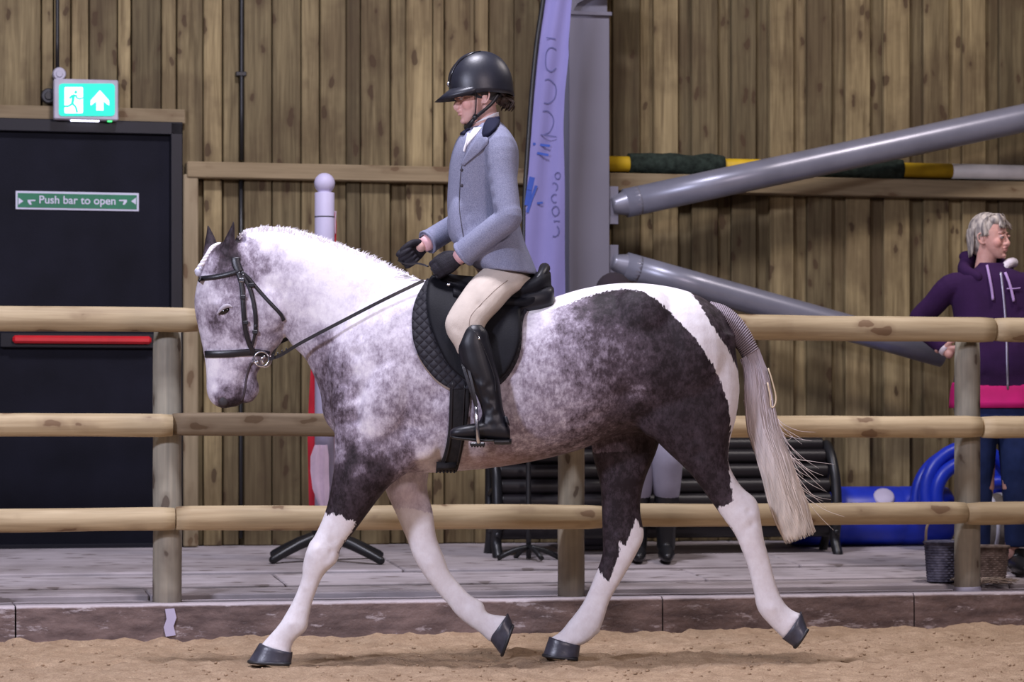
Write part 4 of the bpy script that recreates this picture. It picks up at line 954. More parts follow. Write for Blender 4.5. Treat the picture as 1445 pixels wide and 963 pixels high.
for i in range(900):
    s = rr.uniform(0.02, 0.98); yo = rr.uniform(-1, 1); pts = []; st = rr.choice((0, 0, 0, 1, 2, 3)); 
    for r_i in range(st, 8):
        ax, ay, bx, by, hw, _ = tl[r_i]; off = math.sqrt(max(0, 1-(2*s-1)**2))*hw*1.02
        pts.append(P(ax+(bx-ax)*s+rr.gauss(0, .8), ay+(by-ay)*s, math.copysign(off, yo if abs(yo) > .0 else 1)))
    if rr.random() < .9: pts[-1] = pts[-1]+(pts[-1]-pts[-2]).normalized()*rr.uniform(-.03, .02)
    w_ = rr.uniform(.0012, .0028); tube(bm, pts, [w_]*(len(pts)-1)+[w_*.3], 3, 2, caps=False)
part('tail_strands', bm, M_HAIRT, tail, kind='stuff')
bm = bmesh.new()
for i in range(26):
    y0 = rr.uniform(585, 690); x0 = 1092+(y0-585)*0.30; ex_ = x0+rr.uniform(14, 72); ey = y0+rr.uniform(8, 75)
    tube(bm, [P(x0-8, y0-25, rr.uniform(-.04, .02)), P(x0+6, y0+5, -.02), P((x0+ex_)/2+4, (y0+ey)/2+4, -.02), P(ex_, ey-rr.uniform(0, 12), -.02)], [.0016, .0014, .0010, .0004], 4, 4, caps=False)
part('flyaway_strands', bm, M_HAIRT, tail, kind='stuff')
# plaited dock: cross bands down the top of the tail
bm = bmesh.new(); dk = catmull([(1003, 428, 990, 455), (1022, 434, 1006, 462), (1040, 447, 1022, 474), (1056, 468, 1036, 488), (1068, 492, 1047, 506)], 8)
for i, (bx, by, ax, ay) in enumerate(dk):
    b = P(bx, by); a = P(ax, ay); up = (b-a).normalized(); m_ = a.lerp(b, .55); r_o = (b-a).length*.5; pts = []
    for j in range(9):
        t = math.radians(-60+300*0+ (j-4)*32); pts.append(m_+up*(r_o*math.cos(t)*1.02)+Vector((0, .047*math.sin(t), 0)))
    tube(bm, pts, [.001]+[.0042]*7+[.001], 5, 2)
part('dock_plait', bm, plain('grey_plait_hair', (0.31, 0.26, 0.30), 0.6), horse)
bm = bmesh.new(); tube(bm, [P(1084, 520, -.05), P(1089, 535, -.055), P(1095, 560, -.05), P(1093, 573, -.05), P(1088, 574, -.05), P(1087, 560, -.05), P(1083, 540, -.05)], .0035, 6, 4); part('plait_loop', bm, plain('straw_plait', (0.62, 0.5, 0.34), 0.7), tail)

# ---------------------------------------------------------------- bridle
br = thing('bridle', 'black leather bridle with steel bit ring on the horse head', 'bridle', P(330, 430, 0))
kw = dict(off=.004, thick=.0035)
def bstrap(name, pts, wd, both=True, parent=None, m=None, **k):
    a = strap(HT, pts, wd, **{**kw, **k}); me = mkmesh(name, a)
    o = part(name, me.copy() if both else me, m or M_LEATH, parent or br)
    if both: part(name, mirror(me), m or M_LEATH, parent or br)
    return o
bstrap('browband', [(278, 394), (290, 393), (305, 391), (320, 388), (337, 383)], .022)
bstrap('headpiece', [(333, 364), (333, 370), (335, 377), (338, 384)], .036)
bstrap('cheek_strap', [(336, 385), (340, 398), (342, 410), (344, 440), (346, 462), (350, 480), (355, 492), (362, 500)], .020, off=.007)
bstrap('cheek_strap', [(341, 388), (349, 400), (355, 415), (360, 440), (361, 460), (360, 472)], .018)
bstrap('strap_end', [(361, 458), (359, 475), (355, 490), (352, 500)], .012, off=.006)
bstrap('throat_lash', [(340, 384), (350, 392), (358, 402), (372, 418), (386, 433), (396, 444), (400, 452)], .016)
bstrap('noseband', [(291, 500), (305, 500), (320, 499.5), (340, 498), (357, 497), (368, 498), (378, 500)], .030, off=.006)
for x, y in ((341, 396), (343, 420), (347, 455), (360, 468), (355, 403)):
    l, n = surf(x, y); bm = bmesh.new()
    box(bm, (-.011, -.004, -.008), (.011, .004, .008), .002, Matrix.Translation(l+n*.012)); part('buckle', bm, M_CHROME if (x, y) == (341, 396) else M_LEATH, br, False)
bc = P(369, 507, -.062)
def ringt(c, R, r, ry=0.0, name='bit_ring'):
    bm = bmesh.new(); rings_ = []
    for i in range(28):
        t = i*2*math.pi/28; q = Matrix.Rotation(ry, 3, 'Z')
        rings_.append([c+q @ Vector(((R+r*math.cos(s*math.pi/4))*math.cos(t), r*math.sin(s*math.pi/4), (R+r*math.cos(s*math.pi/4))*math.sin(t))) for s in range(8)])
    rings_.append(rings_[0]); rings(bm, rings_, cap=False); bmesh.ops.remove_doubles(bm, verts=bm.verts[:], dist=1e-6); return part(name, bm, M_CHROME, br)
ringt(bc, .031, .004); ringt(Vector((bc.x, -bc.y, bc.z)), .031, .004)
bm = bmesh.new(); tube(bm, [bc+Vector((-.012, 0, -.012)), P(357, 511, -.045), P(352, 512, -.02), P(352, 512, .02), P(357, 511, .045), Vector((bc.x-.012, -bc.y, bc.z-.012))], .007, 8, 4); part('bit_mouthpiece', bm, M_CHROME, br)
bm = bmesh.new(); tube(bm, [bc+Vector((.008, -.004, -.02)), bc+Vector((.0, -.005, .0)), bc+Vector((.016, -.004, .012))], .006, 8, 4); part('bit_link', bm, M_CHROME, br)
# reins
def ribbon3(pts, wd, th, k=6):
    bm = bmesh.new(); a = [Vector(p) for p in catmull([list(p) for p in pts], k)]; rs = []
    for i, p in enumerate(a):
        t = (a[min(i+1, len(a)-1)]-a[max(i-1, 0)]).normalized(); s = Vector((0, 1, 0)).cross(t).normalized(); n = s.cross(t).normalized()
        rs.append([p+s*wd/2+n*th/2, p-s*wd/2+n*th/2, p-s*wd/2-n*th/2, p+s*wd/2-n*th/2])
    rings(bm, rs); bmesh.ops.recalc_face_normals(bm, faces=bm.faces[:]); return bm
M_REIN = plain('dark_rein_leather', (0.02, 0.018, 0.022), 0.45)
NH = Vector(P(600, 397, -.17))
part('rein', ribbon3([bc+Vector((.028, 0, 0)), P(395, 502, -.09), P(425, 484, -.14), P(480, 455, -.20), P(540, 424, -.22), P(598, 396, -.19)], .014, .004), M_REIN, br, False)
fb_ = Vector((bc.x, -bc.y, bc.z))
part('rein', ribbon3([fb_+Vector((.028, 0, 0)), P(392, 486, .08), P(412, 474, .12), P(450, 440, .18), P(510, 385, .16), P(552, 372, .12)], .016, .004), M_REIN, br, False)
bm = bmesh.new(); tube(bm, [P(562, 368, .07), P(575, 373, .03), P(590, 372, -.03), P(604, 376, -.10)], .004, 6, 5); part('rein_loop', bm, M_REIN, br)
bm = bmesh.new()
for i in range(4): box(bm, (-.003, -.003, -.005), (.003, .003, .007), .001, Matrix.Translation(P(386+i*6, 503-i*3.2, -.09)))
part('rein_stop', bm, M_LEATH, br, False)
# ---------------------------------------------------------------- saddle, cloth, girth
M_CLOTH = None
def clothm():
    m = NT('black_quilted_cloth', 0.75, 0.35); o = m.obj(); s = m.n('SeparateXYZ', None, i0=o)
    a = m.math('ADD', s.outputs[0], s.outputs[2]); b = m.math('SUBTRACT', s.outputs[0], s.outputs[2])
    f = lambda q: m.math('ABSOLUTE', m.math('SINE', m.math('MULTIPLY', q, 78.0)))
    h = m.math('MULTIPLY', m.math('POWER', f(a), 0.5), m.math('POWER', f(b), 0.5))
    m.col((0.020, 0.019, 0.026)); m.bump(h, 0.9, 0.008); return m.m
M_CLOTH = clothm()
M_LINING = plain('tan_lining', (0.30, 0.235, 0.20), 0.85)
M_GIRTH = plain('black_girth_webbing', (0.015, 0.014, 0.016), 0.8, 0.3, 0, 0.3, 30, 0.5, 90)
cl = thing('saddle_cloth', 'black quilted saddle cloth under the saddle on the horse back', 'saddle cloth', P(655, 470, 0))
def both(name, bm, m, parent, lab=None, kind=None):
    me = mkmesh(name, bm); me2 = mirror(me.copy()); a = part(name, me, m, parent, True, lab, kind); b = part(name, me2, m, parent, True, lab, kind); return a, b
both('quilted_panel', patch(HT, [(398, 602, 770), (410, 595, 772), (425, 587, 760), (445, 582, 740), (470, 582, 737), (490, 586, 736), (508, 594, 731), (522, 604, 724), (534, 615, 716), (543, 628, 706), (550, 640, 694)], 30, 4, .010, .012), M_CLOTH, cl)
both('lining_edge', patch(HT, [(500, 588, 640), (515, 596, 640), (530, 607, 640), (542, 619, 641), (551, 634, 642)], 12, 3, .004, .006), M_LINING, cl, 'tan edge of the lining')
sd = thing('saddle', 'black leather saddle under the rider', 'saddle', P(680, 430, 0))
fa_, fb2 = both('saddle_flap', patch(HT, [(388, 618, 700), (400, 606, 730), (415, 602, 735), (435, 602, 734), (455, 606, 735), (475, 613, 735), (495, 622, 732), (512, 632, 725), (526, 644, 716), (538, 660, 704), (545, 672, 694)], 26, 4, .032, .008), M_SADDLE, sd)
FT = bvh(fa_.data); 
def FTw():
    me = fa_.data.copy(); me.transform(wm(sd)); t = bvh(me); return t
FT = FTw()
both('knee_roll', patch(FT, [(400, 612, 630), (420, 608, 628), (445, 610, 630), (470, 618, 640), (495, 630, 650), (515, 642, 658), (530, 652, 662)], 8, 4, .010, .026), M_SADDLE, sd)
both('flap_piping', strap(FT, [(614, 397), (603, 420), (603, 440), (608, 462), (616, 485), (628, 506), (642, 524), (658, 538)], .006, .008, .004), M_LEATH, sd)
both('stitched_welt', strap(FT, [(622, 405), (617, 425), (619, 450), (627, 475), (640, 500), (655, 522)], .005, .030, .004), plain('grey_welt', (.09, .09, .12), .4), sd)
# seat, pommel, cantle, panel
bm = bmesh.new()
loft(bm, [(612, 392, 612, 412, .03, 0), (622, 380, 618, 415, .07, 0), (640, 388, 640, 422, .10, 0), (670, 398, 672, 430, .14, 0), (710, 400, 712, 432, .18, 0), (745, 392, 748, 428, .19, 0), (765, 380, 768, 424, .165, 0), (777, 384, 778, 414, .10, 0)], 4, 24, 2.3)
loft(bm, [(640, 405, 640, 430, .20, 0), (690, 416, 692, 440, .22, 0), (735, 418, 735, 443, .21, 0), (765, 405, 765, 438, .17, 0), (782, 406, 780, 430, .10, 0)], 4, 24, 2.6)
seat_me = fuse(bm, .006, 6); part('seat', seat_me, M_SADDLE, sd)
bm = bmesh.new(); tube(bm, [P(752, 404, -.17), P(764, 388, -.12), P(768, 380, -.05), P(768, 380, .05), P(764, 388, .12), P(752, 404, .17)], [.012, .02, .024, .024, .02, .012], 12, 4, dome=True); part('cantle_roll', bm, M_BOOT, sd)
both('rear_panel', (lambda b: (loft(b, [(725, 420, 728, 444, .045, -.15), (750, 408, 755, 440, .05, -.14), (775, 405, 778, 436, .045, -.12), (782, 410, 782, 430, .02, -.11)], 4, 16, 2.4), b)[1])(bmesh.new()), M_BOOT, sd)
for s in (-1, 1):
    bm = bmesh.new(); c = P(633, 402, s*.16); ell(bm, c, (.009, .006, .009)); part('pommel_stud', bm, M_CHROME, sd)
# girth
gi = thing('girth', 'wide black girth strap around the horse belly behind the elbow', 'girth', P(638, 610, 0))
both('girth_strap', patch(HT, [(636, 528, 664, 536), (636, 550, 664, 552), (635, 580, 662, 580), (633, 610, 658, 610), (628, 635, 652, 637), (622, 652, 648, 653), (617, 662, 645, 661)], 14, 4, .008, .010), M_GIRTH, gi)
both('girth_edge', strap(HT, [(640, 535), (639, 580), (636, 620), (628, 650)], .006, .020, .003), M_LEATH, gi)
both('girth_edge', strap(HT, [(657, 540), (655, 580), (652, 620), (645, 650)], .006, .020, .003), M_LEATH, gi)
bm = bmesh.new(); n = 20; rs = []
for i in range(n+1):
    t = math.pi*i/n; y_ = -.16*math.cos(t); pz = P(631, 658, 0).z-.022*math.sin(t); cx_ = P(631, 660, 0).x
    rs.append([Vector((cx_-.042, y_, pz+.02)), Vector((cx_+.042, y_, pz+.02)), Vector((cx_+.040, y_*1.03, pz-.004)), Vector((cx_-.040, y_*1.03, pz-.004))])
rings(bm, rs); bmesh.ops.recalc_face_normals(bm, faces=bm.faces[:]); part('girth_belly', bm, M_GIRTH, gi)
bm = bmesh.new()
for i in range(6):
    p = P(617+i*5, 662, -.13); tube(bm, [p+Vector((0, 0, .02)), p+Vector((-.002, -.002, -.008)), p+Vector((-.003, -.002, -.018))], .004, 5, 2)
part('girth_fringe', bm, M_GIRTH, gi)
# stirrups
def stirrup(s):
    Y = lambda y_: y_ if s < 0 else -y_
    st = thing('stirrup', 'steel stirrup with dark leather under the near boot' if s < 0 else 'steel stirrup on the far side of the horse, under the far boot', 'stirrup', P(675, 625, Y(-.36)))
    def pp(x, y, yy): q = P(x, y, yy); q.y = Y(q.y); return q
    part('stirrup_leather', ribbon3([pp(648, 498, -.335), pp(656, 525, -.40), pp(664, 550, -.415), pp(671, 573, -.41)], .012, .004), M_LEATH, st, False)
    part('stirrup_leather', ribbon3([pp(654, 498, -.335), pp(662, 525, -.40), pp(668, 550, -.415), pp(673, 573, -.41)], .010, .004), M_IRON, st, False)
    bm = bmesh.new(); tube(bm, [pp(671, 573, -.40), pp(672, 580, -.425), pp(673, 600, -.435), pp(675, 624, -.43)], [.006, .007, .008, .009], 10, 3, dome=True)
    tube(bm, [pp(671, 573, -.40), pp(671, 580, -.345), pp(672, 600, -.318), pp(674, 624, -.315)], [.006, .007, .008, .009], 10, 3, dome=True); part('iron_bow', bm, M_CHROME, st)
    bm = bmesh.new(); c = pp(674, 627, -.372); box(bm, (-.030, -.062, -.009), (.030, .062, .007), .004, Matrix.Translation(c))
    part('foot_bed', bm, M_BLACKP, st, False)
    for i in range(5):
        bm = bmesh.new(); box(bm, (-.026+i*.012, -.05, -.013), (-.021+i*.012, .05, -.008), 0, Matrix.Translation(c)); part('tread_rib', bm, M_IRON, st, False)
stirrup(-1); stirrup(1)

# ---------------------------------------------------------------- people: shared head and hand builders
M_HAIRD = plain('dark_brown_hair', (0.035, 0.020, 0.014), 0.55, 0.4, 0, 0.4, 40, 0.4, 120)
def skinm(name, c):
    m = NT(name, 0.5, 0.35); o = m.obj(); at = m.n('Attribute', dict(attribute_name='lips')).outputs['Fac']; ck = m.n('Attribute', dict(attribute_name='cheek')).outputs['Fac']
    b = m.mix(m.mr(m.noise(o, 30, 3), .3, .7), c, (c[0]*.9, c[1]*.82, c[2]*.8)); b = m.mix(m.math('MULTIPLY', ck, .5), b, (c[0]*1.0, c[1]*.66, c[2]*.64))
    m.col(m.mix(m.math('MULTIPLY', at, .42), b, (c[0]*.72, c[1]*.38, c[2]*.40))); m.b.inputs['Subsurface Weight'].default_value = 0.08; m.b.inputs['Subsurface Radius'].default_value = (.02, .008, .005); return m.m
M_SKIN = skinm('fair_skin', (0.66, 0.42, 0.38)); M_SKIN2 = skinm('warm_skin', (0.60, 0.35, 0.30))
def headM(px_, py_, Y, fwd, pitch=0.0, roll=0.0, scale=1.0):
    f = Vector(fwd).normalized(); l = Vector((0, 0, 1)).cross(f).normalized(); u = f.cross(l)
    R = Matrix((f, l, u)).transposed(); R = R @ Matrix.Rotation(pitch, 3, 'Y') @ Matrix.Rotation(roll, 3, 'X')
    return Matrix.Translation(P(px_, py_, Y)) @ R.to_4x4() @ Matrix.Scale(scale, 4)
def head_shapes(bm, M):
    b2 = bmesh.new()
    ell(b2, Vector((-.018, 0, .032)), (.098, .076, .092), None, 24)
    n = 24; rs = []
    for z, xf, xb, hw in ((.075, .062, -.06, .058), (.05, .074, -.08, .066), (.03, .079, -.085, .069), (.008, .077, -.08, .068), (-.015, .078, -.07, .066), (-.04, .078, -.045, .061), (-.062, .078, -.025, .053), (-.085, .076, .0, .040), (-.102, .070, .02, .027), (-.110, .062, .03, .015)):
        c = (xf+xb)/2; h = (xf-xb)/2
        rs.append([Vector((c+h*math.copysign(abs(math.cos(t*2*math.pi/n))**.85, math.cos(t*2*math.pi/n)), hw*math.copysign(abs(math.sin(t*2*math.pi/n))**.9, math.sin(t*2*math.pi/n)), z)) for t in range(n)])
    rings(b2, rs[::-1])
    tube(b2, [(.072, 0, .014), (.083, 0, -.008), (.092, 0, -.024), (.095, 0, -.033)], [.010, .0095, .0105, .0115], 12, 4, dome=True)
    tube(b2, [(.078, 0, -.044), (.096, 0, -.041)], [.016, .009], 10, 3, dome=True)
    for s in (-1, 1):
        ell(b2, Vector((.088, s*.0125, -.038)), (.010, .008, .009), None, 12)
        ell(b2, Vector((.072, s*.028, .019)), (.013, .022, .007), None, 12)
        ell(b2, Vector((.047, s*.039, -.030)), (.029, .023, .030), None, 14)
        ell(b2, Vector((.066, s*.031, .000)), (.013, .016, .012), None, 12)
        m = Matrix.Rotation(s*-.35, 3, 'Z') @ Matrix.Rotation(-.15, 3, 'Y')
        tube(b2, [m @ Vector(q)+Vector((-.022, s*.072, -.006)) for q in ((.010, 0, -.028), (-.004, s*.006, -.026), (-.016, s*.012, -.004), (-.014, s*.013, .020), (.002, s*.008, .028), (.012, 0, .016))], [.005, .0055, .0045, .0045, .0045, .004], 8, 4, dome=True)
        ell(b2, Vector((-.020, s*.071, -.006)), (.013, .006, .024), None, 12)
    ell(b2, Vector((.080, 0, -.0565)), (.0125, .023, .0055), None, 14); ell(b2, Vector((.0785, 0, -.0685)), (.0125, .020, .0065), None, 14)
    ell(b2, Vector((.066, 0, -.096)), (.017, .020, .015), None, 14)
    tube(b2, [(-.020, 0, -.03), (-.028, 0, -.09), (-.040, 0, -.16), (-.045, 0, -.22)], [.056, .053, .055, .068], 20, 3)
    b2.transform(M); me = bpy.data.meshes.new('h'); b2.to_mesh(me); b2.free(); bm.from_mesh(me); bpy.data.meshes.remove(me)
def head_dents(me, M):
    sc = M.to_scale().x; g = lambda p: M @ Vector(p)
    dent(me, [(g((.086, s*.032, .002)), .003*sc, .014*sc) for s in (-1, 1)]+[(g((.092, y_, -.0625)), .0022*sc, .0045*sc) for y_ in (-.018, -.009, 0, .009, .018)]
        +[(g((.085, s*.012, -.047)), .002*sc, .005*sc) for s in (-1, 1)]+[(g((.082, 0, -.081)), .003*sc, .010*sc)])
    a = coords(me); lip = np.zeros(len(a)); ck = np.zeros(len(a))
    Mi = np.array(M.inverted()); l = a @ Mi[:3, :3].T+Mi[:3, 3]
    lip = np.exp(-(((l[:, 2]+.0625)/.0105)**4))*np.exp(-((l[:, 1]/.024)**4))*(l[:, 0] > .07)
    ck = sum(np.exp(-(((l[:, 0]-.06)/.03)**2+((l[:, 1]-s*.045)/.025)**2+((l[:, 2]+.03)/.022)**2)) for s in (-1, 1))+np.exp(-(((l[:, 0]-.105)/.015)**2+(l[:, 1]/.015)**2+((l[:, 2]+.035)/.015)**2))*.3
    attr(me, 'lips', lip); attr(me, 'cheek', ck)
M_EYEW = plain('eye_white', (0.42, 0.38, 0.38), 0.35); M_IRIS = plain('iris', (0.05, 0.05, 0.07), 0.15); M_BROW = plain('eyebrow_hair', (0.11, 0.065, 0.045), 0.8); M_LASH = plain('eyelash', (0.03, 0.02, 0.02), 0.8)
def eyes(parent, M, closed, skin):
    for s in (-1, 1):
        c = Vector((.0735, s*.032, .000)); bm = bmesh.new(); ell(bm, c, (.0115, .0135, .011), None, 14); bm.transform(M); e = part('eye', bm, M_EYEW, parent)
        bm = bmesh.new(); ell(bm, c+Vector((.0085, 0, -.002)), (.004, .0058, .0058), None, 10); bm.transform(M); part('iris', bm, M_IRIS, e)
        bm = bmesh.new(); dz = -.004 if closed else .0005
        tube(bm, [c+Vector(q) for q in ((.000, -.0145, -.001), (.008, -.008, .004+dz*.6), (.0115, 0, .0055+dz*.6), (.008, .008, .004+dz*.6), (.0, .0145, -.001))], [.002, .005, .006, .005, .002], 8, 4, dome=True); bm.transform(M); part('upper_eyelid', bm, skin, parent)
        if not closed: lash = .45
        else: lash = 1.0
        bm = bmesh.new(); tube(bm, [c+Vector(q) for q in ((.000, -.0155, -.002), (.0105, -.008, .0005+dz*.8), (.0148, 0, .001+dz*.8), (.0105, .008, .0005+dz*.8), (.0, .0155, -.002))], [.0003, .0007*lash, .0009*lash, .0007*lash, .0003], 6, 4); bm.transform(M); part('eyelash', bm, M_LASH, parent)
        bm = bmesh.new(); tube(bm, [Vector((.0845, s*.012, .019)), Vector((.0855, s*.026, .024)), Vector((.078, s*.040, .023)), Vector((.066, s*.050, .017))], [.0016, .0026, .0022, .0008], 6, 4); bm.transform(M); part('eyebrow', bm, M_BROW, parent)
def hand(bm, M, curl=1.0, s=1, r=1.0):
    """a fist holding a rein: x to the knuckles, z up (thumb side), y palm side (times s)"""
    b2 = bmesh.new(); V = lambda x, y, z: Vector((x, y*s, z))
    tube(b2, [V(-.035, 0, 0), V(0, 0, 0), V(.035, 0, 0), V(.070, -.002, -.002), V(.085, -.002, -.004)], [.029*r, .031*r, .040*r, .041*r, .034*r], 16, 3, flat=.55, dome=True)
    for i, (z, L) in enumerate(((.030, 1.0), (.010, 1.08), (-.011, 1.0), (-.030, .82))):
        tube(b2, [V(.070, -.003, z), V(.090, -.002, z*1.02), V(.090+.022*L, .012, z*1.03), V(.086+.020*L, .036, z*1.0), V(.075, .044, z*.97), V(.058, .036, z*.95)], [.0125*r, .0125*r, .0115*r, .0105*r, .0098*r, .0085*r], 10, 3, dome=True)
    tube(b2, [V(.010, .012, .024), V(.036, .026, .040), V(.064, .034, .046), V(.090, .030, .044)], [.0155*r, .0145*r, .0120*r, .0095*r], 10, 3, dome=True)
    b2.transform(M); me = bpy.data.meshes.new('h'); b2.to_mesh(me); b2.free(); bm.from_mesh(me); bpy.data.meshes.remove(me)
def handM(wrist, knuckle, up=(0, 0, 1), sc=1.0):
    f = (Vector(knuckle)-Vector(wrist)).normalized(); u = Vector(up); u = (u-f*u.dot(f)).normalized(); y = u.cross(f)
    return Matrix.Translation(wrist) @ Matrix((f, y, u)).transposed().to_4x4() @ Matrix.Scale(sc, 4)

# ---------------------------------------------------------------- the rider
rid = thing('person', 'rider in grey jacket, beige breeches, black helmet and long boots sitting on the horse', 'person', P(700, 410, 0))
HM = headM(673, 137, 0.0, (-math.cos(.22), -math.sin(.22), 0), pitch=.10)
bm = bmesh.new(); head_shapes(bm, HM)
Sn, Sf = P(704, 208, -.165), P(690, 208, .165)
En, Ef = P(717, 308, -.245), P(672, 300, .25)
Wn, Wf = P(650, 362, -.165), P(600, 344, .11)
tube(bm, [P(688, 195, 0), P(686, 240, 0), P(684, 290, 0), P(690, 340, 0), P(708, 378, 0)], [.09, .12, .10, .10, .10], 20, 3, dome=True)
tube(bm, [P(692, 180, 0), P(690, 205, 0)], [.06, .10], 16, 2)
for S, E, Wp in ((Sn, En, Wn), (Sf, Ef, Wf)):
    tube(bm, [P(692, 200, 0), S, S.lerp(E, .5), E, E.lerp(Wp, .5), Wp, Wp+(Wp-E).normalized()*.03], [.07, .052, .042, .036, .034, .025, .026], 14, 3, dome=True)
for s in (-1, 1):
    def pp(x, y, Y): q = P(x, y, Y); q.y *= -s; return q
    tube(bm, [pp(714, 388, -.06), pp(704, 402, -.15), pp(668, 428, -.26), pp(652, 462, -.315), pp(668, 500, -.345), pp(690, 550, -.35), pp(698, 590, -.36)], [.075, .066, .055, .045, .042, .036, .030], 16, 3, dome=True)
    tube(bm, [pp(700, 605, -.36), pp(680, 612, -.365), pp(650, 616, -.37)], [.026, .022, .016], 12, 3, dome=True)
for Wp, k, s in ((Wn, P(622, 376, -.135), -1), (Wf, P(570, 360, .06), 1)):
    pass
MNn = handM(Wn+(P(600, 388, -.15)-Wn).normalized()*.015, P(600, 388, -.15), (.45, 0, 1), .98); MNf = handM(Wf+(P(560, 372, .085)-Wf).normalized()*.015, P(560, 372, .085), (.5, 0, 1), .98)
hand(bm, MNn, s=-1, r=.85); hand(bm, MNf, s=1, r=.85)
body = fuse(bm, .0036, 3, .4); head_dents(body, HM); part('body', body, M_SKIN, rid); eyes(rid, HM, True, M_SKIN)
# gloves
M_GLOVE = plain('black_knit_glove', (0.014, 0.012, 0.018), 0.7, 0.3, 0, 0.3, 40, 0.6, 200)
for Mh, s in ((MNn, -1), (MNf, 1)):
    bm = bmesh.new(); hand(bm, Mh, s=s, r=1.12); g = fuse(bm, .0026, 3, .4); go = part('glove', g, M_GLOVE, rid)
    bm = bmesh.new(); b2 = bmesh.new(); rings(b2, [[Vector((x, .0215*k*math.cos(t*math.pi/10), .036*k*math.sin(t*math.pi/10))) for t in range(20)] for x, k in ((-.030, 1.0), (-.024, 1.04), (-.012, 1.04), (-.008, 1.0))]); b2.transform(Mh); part('glove_cuff', b2, M_GLOVE, go)
# pink-white base layer cuffs
M_CUFF = plain('pink_skin_wrist', (0.72, 0.42, 0.44), 0.6)
# jacket
def tweed():
    m = NT('grey_blue_wool', 0.85, 0.25); o = m.obj(); a = m.noise(o, 260, 2, .6); b = m.noise(o, 9, 3)
    c = m.mix(m.mr(a, .35, .65), (0.175, 0.185, 0.27), (0.285, 0.29, 0.39)); m.col(m.mix(m.mr(b, .3, .7, 0, .25), c, (0.16, 0.17, 0.27))); m.bump(m.math('ADD', a, m.math('MULTIPLY', m.noise(m.map(o, (1, 1, .6)), 14, 3), 1.2)), .35, .004); return m.m
M_JACKET = tweed(); M_VELVET = plain('navy_velvet', (0.008, 0.009, 0.028), 0.8, 0.2); M_SHIRT = plain('white_shirt', (0.78, 0.76, 0.80), 0.7, .3, 0, .04); M_JDARK = plain('jacket_lining', (0.05, 0.045, 0.06), 0.8)
bm = bmesh.new()
loft(bm, [(664, 180, 706, 172, .055, 0), (654, 188, 712, 177, .105, 0), (645, 197, 722, 190, .165, 0), (638, 215, 731, 208, .185, 0), (634, 235, 732, 232, .175, 0), (632, 262, 729, 262, .160, 0), (631, 290, 729, 288, .150, 0), (633, 315, 733, 314, .155, 0), (640, 340, 740, 340, .175, 0), (652, 358, 749, 362, .20, 0), (666, 374, 757, 382, .225, 0), (676, 382, 759, 390, .23, 0)], 4, 32, 2.3)
loft(bm, [(642, 262, 656, 262, .05, -.02), (636, 285, 663, 285, .09, -.04), (631, 310, 668, 312, .11, -.04), (634, 335, 672, 340, .11, -.05), (645, 348, 680, 358, .10, -.06)], 3, 16, 2.2)
for S, E, Wp, w2 in ((Sn, En, Wn, 1.0), (Sf, Ef, Wf, .92)):
    d = (Wp-E).normalized(); e2 = Wp-d*.012
    tube(bm, [P(690, 198, S.y*.45), S+Vector((0, 0, .0)), S.lerp(E, .45), E.lerp(S, .12), E, E.lerp(Wp, .3), E.lerp(Wp, .7), e2], [.085*w2, .069*w2, .060*w2, .057*w2, .058*w2, .055*w2, .055*w2, .056*w2], 20, 4)
jm = fuse(bm, .0055, 4, .5)
fold = []
rr2 = random.Random(5)
for t in np.linspace(.15, .9, 5): fold.append((Sn.lerp(En, t)+Vector((-.05, -.02, .0)), .004, .018))
for q in ((662, 300, -.15), (668, 318, -.15), (688, 318, -.2), (695, 300, -.26), (735, 345, -.18), (706, 370, -.21), (650, 330, -.13), (612, 330, .12), (640, 310, .15)): fold.append((P(*q), .006, .022))
dent(jm, fold); JT = bvh(jm); part('jacket', jm, M_JACKET, rid)
def jstrap(name, pts, w_, m, off=.003, thick=.003, k=5): return part(name, strap(JT, pts, w_, off, thick, k), m, rid)
# collar, lapels, buttons, shirt, stock, sleeve lining
part('velvet_collar', patch(JT, [(688, 168, 706, 162), (684, 178, 706, 172), (682, 188, 702, 182), (684, 196, 692, 192)], 10, 4, .004, .012), M_VELVET, rid)
part('velvet_collar', patch(JT, [(655, 181, 662, 179), (652, 186, 660, 185), (650, 191, 656, 191)], 6, 3, .004, .008), M_VELVET, rid)
part('lapel', patch(JT, [(678, 188, 690, 196), (670, 200, 690, 203), (662, 212, 680, 213), (656, 224, 667, 224), (652, 233, 656, 234)], 10, 4, .004, .009), M_JACKET, rid)
bm = bmesh.new()
loft(bm, [(658, 180, 704, 164, .056, 0), (664, 178, 704, 158, .054, 0)], 3, 28, 2)
part('shirt_collar', bm, M_SHIRT, rid)
part('shirt_front', patch(JT, [(669, 181, 680, 180), (664, 189, 673, 190), (659, 198, 665, 199), (656, 207, 658, 208)], 8, 4, .001, .005), M_SHIRT, rid)
bm = bmesh.new(); ell(bm, P(663, 189, -.055), (.012, .010, .014)); part('tie_knot', bm, plain('dark_tie', (.05, .05, .09), .6), rid)
part('stock_tie', strap(JT, [(662, 190), (660, 200), (657, 210), (656, 214)], .009, .006, .004), M_SHIRT, rid)
jstrap('front_seam', [(652, 234), (650, 250), (649, 270), (648, 290), (650, 310), (654, 335)], .003, M_JDARK, .001, .0015)
for y in (240, 262):
    l, n = hit(JT, 652, y); bm = bmesh.new(); ell(bm, l+n*.003, (.007, .004, .007), None, 10); part('button', bm, M_JDARK, rid)
